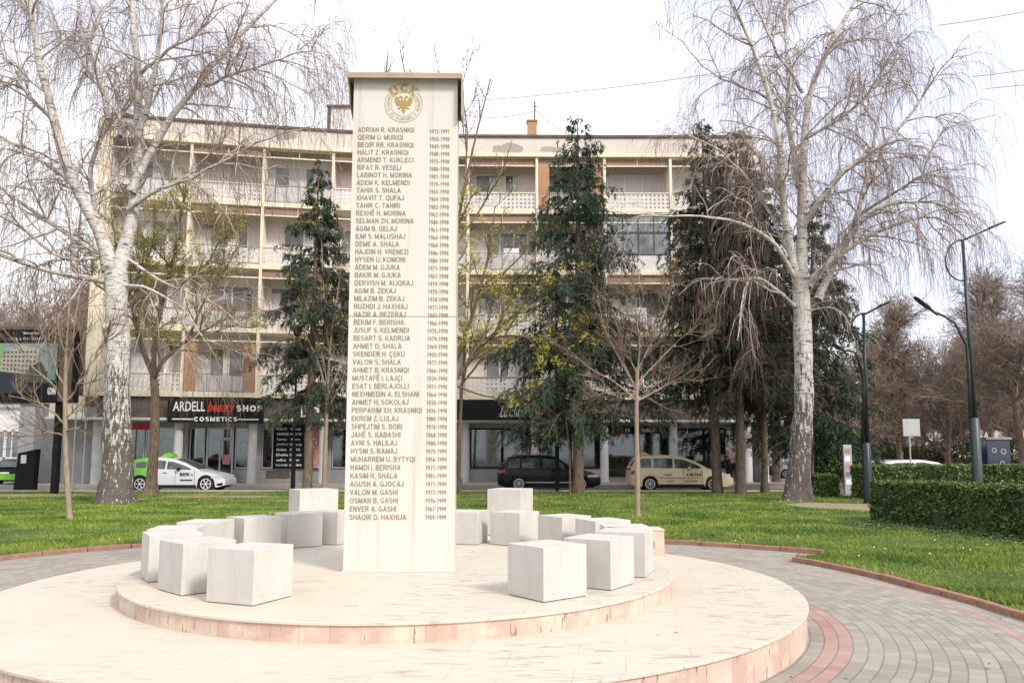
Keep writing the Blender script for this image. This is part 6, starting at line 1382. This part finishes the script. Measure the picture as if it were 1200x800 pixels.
# clipped hedges: a leafy box each
def hedge(name, P, h, label, m, n_, lsz=.035):
    """P: footprint (4 points, counter clockwise from the near left)"""
    P = [np.array((p[0], p[1])) for p in P]; c0 = sum(P) / 4; r_ = root_empty(name, (c0[0], c0[1], 0), label, 'hedge', 'clipped hedges at the right'); P = [p - c0 for p in P]
    def inset(p, k=.10): return p - unit(p) * k
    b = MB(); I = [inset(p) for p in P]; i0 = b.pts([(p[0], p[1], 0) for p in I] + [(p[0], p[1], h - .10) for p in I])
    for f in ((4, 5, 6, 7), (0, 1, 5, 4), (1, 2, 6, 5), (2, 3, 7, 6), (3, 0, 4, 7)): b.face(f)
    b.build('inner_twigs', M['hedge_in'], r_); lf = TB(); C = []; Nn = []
    sides = [(P[i], P[(i + 1) % 4]) for i in range(4)]; areas = [np.linalg.norm(q - p) * h for p, q in sides] + [abs(np.cross(P[1] - P[0], P[3] - P[0]))]; tot = sum(areas)
    for k, (p, q) in enumerate(sides):
        m_ = int(n_ * areas[k] / tot); u = rng.uniform(0, 1, m_)[:, None]; xy = p + (q - p) * u; z = rng.uniform(0.02, 1, m_) * h; t = unit(q - p); nn = np.array([t[1], -t[0]]); C.append(np.c_[xy, z]); Nn.append(np.tile([nn[0], nn[1], 0], (m_, 1)))
    m_ = int(n_ * areas[4] / tot); u, v = rng.uniform(0, 1, (2, m_, 1)); xy = (P[0] * (1 - u) + P[1] * u) * (1 - v) + (P[3] * (1 - u) + P[2] * u) * v; C.append(np.c_[xy, np.full(m_, h)]); Nn.append(np.tile([0, 0, 1.], (m_, 1)))
    C = np.concatenate(C); Nn = np.concatenate(Nn); off = np.array([mnoise.noise(Vector(tuple(q * 2.2))) * .07 + mnoise.noise(Vector(tuple(q * 7))) * .035 for q in C])[:, None]; C = C + Nn * (off + rng.uniform(-.09, .035, (len(C), 1)))
    a = unit(Nn * .5 + rng.normal(0, .6, C.shape)); b_ = unit(np.cross(a, rng.normal(0, 1, C.shape))); s_ = rng.uniform(.6, 1.3, (len(C), 1)) * lsz; lf.quads(C, a * s_, b_ * s_ * .6); lf.build('foliage', M[m], r_)
g0 = gnd(1022, 613); g1 = gnd(1200, 634); d = (g1 - g0).normalized(); nn = Vector((-d.y, d.x, 0))
if nn.y < 0: nn = -nn
hedge('clipped_hedge', [g0, g0 + d * 12, g0 + d * 12 + nn * 1.1, g0 + nn * 1.1], 1.0, 'long dark clipped hedge running in from the right edge', 'hedge', 98000, .042)
xa, xb = at(1018, 560, 29).x, at(1330, 560, 29).x
hedge('clipped_hedge', [(xa, 29), (xb, 27.5), (xb, 29), (xa, 30.5)], 1.27, 'taller brighter hedge behind the long one', 'hedge_y', 42000, .055)
a_, c_ = gnd(950, 582.5), gnd(998, 585)
hedge('clipped_hedge', [(a_.x, a_.y), (c_.x, a_.y - .4), (c_.x + .2, a_.y + 1.0), (a_.x, a_.y + 1.4)], .88, 'short low hedge right of the birch trunk', 'hedge', 14000, .045)
# ------------------------------------------------------------------ grass
def in_lawn(X, Y):
    a = np.degrees(np.arctan2(Y - C0.y, X - C0.x)); r = np.hypot(X - C0.x, Y - C0.y); kr = np.interp(a, np.array(AN), np.array([kerb_r(q) for q in AN])); return r > kr + .07
def patch_ok(X, Y):
    ok = np.ones(len(X), bool)
    for (px, py), rx, ry in ((gnd(985, 594).xy, 1.6, 2.1), (gnd(255, 583).xy, 2.6, .9), (gnd(40, 581).xy, 2.2, 1.2)): ok &= ((X - px) / rx) ** 2 + ((Y - py) / ry) ** 2 > 1 + rng.normal(0, .25, len(X))
    ok &= ~((X > 12.6 + (Y - 27) * .25) & (X < 14.2 + (Y - 26.5) * .47) & (Y > 26.5)); return ok
n_ = 620000; Yv = 8.5 + 27 * rng.uniform(0, 1, n_) ** 1.5; Xv = rng.uniform(-.74, .78, n_) * (Yv + 1); Xv = np.where(rng.uniform(0, 1, n_) < .5, Xv, Xv); ok = in_lawn(Xv, Yv) & (Yv < 35.5) & patch_ok(Xv, Yv)
dn = np.array([mnoise.noise(Vector((x * .45, y * .45, 0))) for x, y in zip(Xv[::1], Yv[::1])]) if n_ < 700000 else 0
ok &= rng.uniform(0, 1, n_) < np.clip(.85 + dn * .8 - np.clip((Yv - 24) / 14, 0, .55), .15, 1); Xv, Yv, dn = Xv[ok], Yv[ok], dn[ok]; n_ = len(Xv)
hgt = rng.uniform(.022, .065, n_) * (1 + dn * .8) * np.interp(Yv, [10, 30], [1, 1.15]); az = rng.uniform(0, 6.28, n_); ln = rng.uniform(.1, .9, n_); wd = np.interp(Yv, [9, 35], [.004, .014])
base = np.c_[Xv, Yv, np.full(n_, .026)]; tipv = base + np.c_[np.cos(az) * hgt * ln, np.sin(az) * hgt * ln, hgt]; az2 = rng.uniform(0, 6.28, n_); sdv = np.c_[np.cos(az2), np.sin(az2), np.zeros(n_)] * wd[:, None]
tb = TB(); mid = (base + tipv) / 2; tb.V.append(np.stack([base - sdv, base + sdv, mid + sdv * .8 + [0, 0, .004], tipv], 1).reshape(-1, 3)); tb.F.append(np.arange(n_ * 4).reshape(-1, 4)); tb.n = n_ * 4
tag(tb.build('grass', M['grass']), 'short green lawn grass in uneven tufts', kind='stuff'); 
# ground cover by the hedge, small daisies
n_ = 9000; u = rng.uniform(0, 1, n_); v = rng.uniform(0, 1, n_) ** 1.5; X = g0.x + d.x * 11 * u - nn.x * 1.2 * v; Y = g0.y + d.y * 11 * u - nn.y * 1.2 * v; C = np.c_[X, Y, rng.uniform(.04, .13, n_) * (1 - .5 * v)]; a = unit(rng.normal(0, 1, (n_, 3)) * [1, 1, .35]); b_ = unit(np.cross(a, rng.normal(0, .35, (n_, 3)) + [0, 0, 1])); s_ = rng.uniform(.015, .035, (n_, 1))
tb = TB(); tb.quads(C, a * s_, b_ * s_ * .8); tag(tb.build('ground_cover', M['ivy']), 'low leafy ground cover along the foot of the long hedge', kind='stuff')
n_ = 130; Yv = rng.uniform(12, 32, n_); Xv = rng.uniform(-.6, .62, n_) * Yv; ok = in_lawn(Xv, Yv); Xv, Yv = Xv[ok], Yv[ok]; n_ = len(Xv); C = np.c_[Xv, Yv, rng.uniform(.07, .10, n_)]; a = np.c_[np.ones(n_), np.zeros(n_), np.zeros(n_)] * .014; b_ = np.c_[np.zeros(n_), np.ones(n_) * .8, np.ones(n_) * .6] * .014
tb = TB(); tb.quads(C, a, b_); tag(tb.build('daisies', M['daisy']), 'tiny white daisies scattered in the lawn', kind='stuff')
# small tufts at the kerb and cracks
n_ = 2600; a0 = rng.uniform(-30, 150, n_); off = rng.normal(0, .06, n_); kr = np.interp(a0, AN, [kerb_r(q) for q in AN]) + .05 + np.abs(off); ok = np.array([mnoise.noise(Vector((q * .4, 3, 0))) for q in a0]) > -.05; a0, kr = a0[ok], kr[ok]; n_ = len(a0)
X = C0.x + kr * np.cos(np.radians(a0)); Y = C0.y + kr * np.sin(np.radians(a0)); base = np.c_[X, Y, np.full(n_, .03)]; hg = rng.uniform(.05, .12, n_); az = rng.uniform(0, 6.28, n_); tipv = base + np.c_[np.cos(az) * hg * .7, np.sin(az) * hg * .7, hg]; sdv = np.c_[np.cos(az + 1.5), np.sin(az + 1.5), np.zeros(n_)] * .005
tb = TB(); tb.V.append(np.stack([base - sdv, base + sdv, (base + tipv) / 2 + sdv * .8, tipv], 1).reshape(-1, 3)); tb.F.append(np.arange(n_ * 4).reshape(-1, 4)); tb.n = n_ * 4
tag(tb.build('kerb_grass', M['grass']), 'longer grass blades leaning over the red kerb', kind='stuff')

# dry leaves and twig bits lying about on the stone and paving
n_ = 420; a0 = rng.uniform(-90, 200, n_); r0 = np.sqrt(rng.uniform(2.0, 45, n_)); X = C0.x + r0 * np.cos(np.radians(a0)); Y = C0.y + r0 * np.sin(np.radians(a0)); Z = np.where(r0 < R1 - .03, Z1, np.where(r0 < R2 - .03, Z2, 0)) + .006
ok = (np.abs(r0 - R1) > .05) & (np.abs(r0 - R2) > .05) & ((r0 < R2 - .1) & (rng.uniform(0, 1, n_) < .45) | (r0 > R2 + .03)) & (r0 < 6.1); X, Y, Z = X[ok], Y[ok], Z[ok]; n_ = len(X)
C = np.c_[X, Y, Z]; th = rng.uniform(0, 6.28, n_); s_ = rng.uniform(.006, .02, n_); a = np.c_[np.cos(th) * s_, np.sin(th) * s_, rng.uniform(-.002, .004, n_)]; b_ = np.c_[-np.sin(th) * s_ * .45, np.cos(th) * s_ * .45, rng.uniform(0, .004, n_)]
tb = TB(); tb.quads(C, a, b_); tag(tb.build('dry_leaves', M['bark']), 'scattered dry leaf and twig bits on the stone and paving', kind='stuff')
# ------------------------------------------------------------------ people on the pavement
def skin_mesh(name, joints, edges, m, parent, sub=2, root=0):
    """joints: name -> (xyz, radius x, radius y)"""
    keys = list(joints); me = bpy.data.meshes.new(name); me.from_pydata([joints[k][0] for k in keys], [(keys.index(a), keys.index(b)) for a, b in edges], [])
    o = bpy.data.objects.new(name, me); col.objects.link(o); s_ = o.modifiers.new('skin', 'SKIN'); s_.use_smooth_shade = True
    for i, k in enumerate(keys):
        v = me.skin_vertices[0].data[i]; r = joints[k][1]; v.radius = (r, joints[k][2] if len(joints[k]) > 2 else r); v.use_root = (i == root)
    q = o.modifiers.new('sub', 'SUBSURF'); q.levels = sub; q.render_levels = sub
    bpy.context.view_layer.update(); m2 = bpy.data.meshes.new_from_object(o.evaluated_get(bpy.context.evaluated_depsgraph_get())); bpy.data.objects.remove(o)
    m2.name = name; m2.materials.clear(); m2.materials.append(m); m2.polygons.foreach_set('use_smooth', [True] * len(m2.polygons)); o = bpy.data.objects.new(name, m2); col.objects.link(o); o.parent = parent; return o
def person(loc, rz, label, top, trousers, hair, hands, H=1.75, step=.10, head_turn=0):
    k = H / 1.75; r_ = empty('person', loc, label, 'person', rz=rz); S = lambda x, y, z: (x * k, y * k, z * k)
    J = {'pelvis': (S(0, 0, .95), .13 * k, .10 * k), 'waist': (S(0, 0, 1.10), .12 * k, .09 * k), 'chest': (S(0, -.01, 1.32), .15 * k, .10 * k), 'neck0': (S(0, 0, 1.47), .065 * k), 'neck': (S(0, 0, 1.53), .055 * k), 'head0': (S(0, -.015, 1.60), .075 * k, .08 * k), 'head1': (S(0, -.015, 1.68), .078 * k, .09 * k), 'head2': (S(0, -.005, 1.73), .05 * k, .06 * k)}
    E = [('pelvis', 'waist'), ('waist', 'chest'), ('chest', 'neck0'), ('neck0', 'neck'), ('neck', 'head0'), ('head0', 'head1'), ('head1', 'head2')]
    legs = {}; EL = []; arms = {}; EA = []
    for s_, n_ in ((-1, 'l'), (1, 'r')):
        f = step * s_
        J['hip' + n_] = (S(s_ * .09, 0, .90), .085 * k); J['knee' + n_] = (S(s_ * .10, f * .6 - .01, .50), .058 * k); J['ankle' + n_] = (S(s_ * .10, f, .09), .04 * k); J['toe' + n_] = (S(s_ * .11, f - .14, .035), .035 * k)
        E += [('pelvis', 'hip' + n_), ('hip' + n_, 'knee' + n_), ('knee' + n_, 'ankle' + n_), ('ankle' + n_, 'toe' + n_)]
        h = hands[0 if s_ < 0 else 1]; J['sh' + n_] = (S(s_ * .18, 0, 1.40), .055 * k); el = ((s_ * .24 + h[0]) / 2 + s_ * .05, .03, (1.40 + h[2]) / 2 - .08); J['el' + n_] = (S(*el), .042 * k); J['wr' + n_] = (S(*h), .028 * k)
        E += [('chest', 'sh' + n_), ('sh' + n_, 'el' + n_), ('el' + n_, 'wr' + n_)]
        hd = Vector(h) - Vector(el); hd.normalize(); pm = Vector(h) + hd * .06; J['palm' + n_] = (S(*pm), .034 * k, .018 * k); E.append(('wr' + n_, 'palm' + n_))
        side = hd.cross(Vector((0, -1, 0.2))).normalized()
        for q in range(4):
            a = pm + side * (q - 1.5) * .02 + hd * .03; c = a + hd * (.035 + .006 * (1.5 - abs(q - 1.5))) ; e = c + hd * .025 + Vector((0, .012, -.01)); J[f'f{n_}{q}a'] = (S(*a), .0095 * k); J[f'f{n_}{q}b'] = (S(*c), .009 * k); J[f'f{n_}{q}c'] = (S(*e), .008 * k); E += [('palm' + n_, f'f{n_}{q}a'), (f'f{n_}{q}a', f'f{n_}{q}b'), (f'f{n_}{q}b', f'f{n_}{q}c')]
        a = pm + side * -.04 * s_; c = a + hd * .03; J['t' + n_ + 'a'] = (S(*a), .011 * k); J['t' + n_ + 'b'] = (S(*c), .009 * k); E += [('palm' + n_, 't' + n_ + 'a'), ('t' + n_ + 'a', 't' + n_ + 'b')]
    skin_mesh('body', J, E, M['skin'], r_)
    g = lambda key, add, addy=None: (J[key][0], J[key][1] + add, (J[key][2] if len(J[key]) > 2 else J[key][1]) + (addy or add))
    T_ = {'pelvis': g('pelvis', .035), 'waist': g('waist', .035), 'chest': g('chest', .03), 'neck0': (S(0, 0, 1.46), .085 * k)}; TE = [('pelvis', 'waist'), ('waist', 'chest'), ('chest', 'neck0')]
    L_ = {'pelvis': (S(0, 0, .93), .145 * k, .115 * k)}; LE = []; sh_ = {}
    for n_ in 'lr':
        T_['sh' + n_] = g('sh' + n_, .022); T_['el' + n_] = g('el' + n_, .02); T_['wr' + n_] = g('wr' + n_, .018); TE += [('chest', 'sh' + n_), ('sh' + n_, 'el' + n_), ('el' + n_, 'wr' + n_)]
        L_['hip' + n_] = g('hip' + n_, .02); L_['knee' + n_] = g('knee' + n_, .024); L_['ankle' + n_] = g('ankle' + n_, .03); LE += [('pelvis', 'hip' + n_), ('hip' + n_, 'knee' + n_), ('knee' + n_, 'ankle' + n_)]
        a, t_ = Vector(J['ankle' + n_][0]), Vector(J['toe' + n_][0]); skin_mesh('shoe', {'a': (tuple(a + Vector((0, .04, -.045))), .046 * k), 'b': (tuple(a + Vector((0, -.03, -.04))), .05 * k), 'c': (tuple(t_ + Vector((0, -.01, 0.005))), .042 * k, .034 * k)}, [('a', 'b'), ('b', 'c')], M['arch'], r_)
    skin_mesh('jacket', T_, TE, top, r_); skin_mesh('trousers', L_, LE, trousers, r_)
    hz = S(0, .012, 1.70); skin_mesh('hair', {'a': (S(0, .035, 1.62), .066 * k, .055 * k), 'b': (S(0, .03, 1.70), .082 * k, .075 * k), 'c': (S(0, -.01, 1.745), .062 * k, .07 * k)}, [('a', 'b'), ('b', 'c')], hair, r_)
    # face: eyes, nose, mouth, ears
    b = MB()
    for s_ in (-1, 1): b.lathe([(.001, -.006), (.012, -.003), (.012, .004), (.001, .006)], S(s_ * .03, -.098, 1.655), 8, 'Y')
    b.build('eyes', M['arch'], r_); b = MB(); b.poly([S(-.012, -.092, 1.625), S(.012, -.092, 1.625), S(0, -.098, 1.66)], (0, -.022, 0)); b.box(S(-.09, -.02, 1.625), S(-.078, .01, 1.675)); b.box(S(.078, -.02, 1.625), S(.09, .01, 1.675)); b.build('nose_and_ears', M['skin'], r_)
    b = MB(); b.box(S(-.025, -.093, 1.592), S(.025, -.086, 1.600)); b.build('mouth', M['redlamp'], r_)
    return r_
p = at(860, 566, 40.0)
person((p.x, 40.0, SIDE), R(-60), 'man in a beige jacket and dark trousers standing before the right shop column', M['beige'], M['navy'], M['hair_g'], [(-.10, -.30, 1.18), (.12, -.28, 1.22)], 1.95)
p = at(853.5, 566, 40.4)
person((p.x, 40.4, SIDE), R(35), 'person in dark clothes with reddish hair, facing the man in the beige jacket', M['navy'], M['navy'], mat('reddish_hair', (.35, .12, .06), None, rough=.8), [(-.16, -.2, 1.1), (.10, -.28, 1.25)], 1.75)
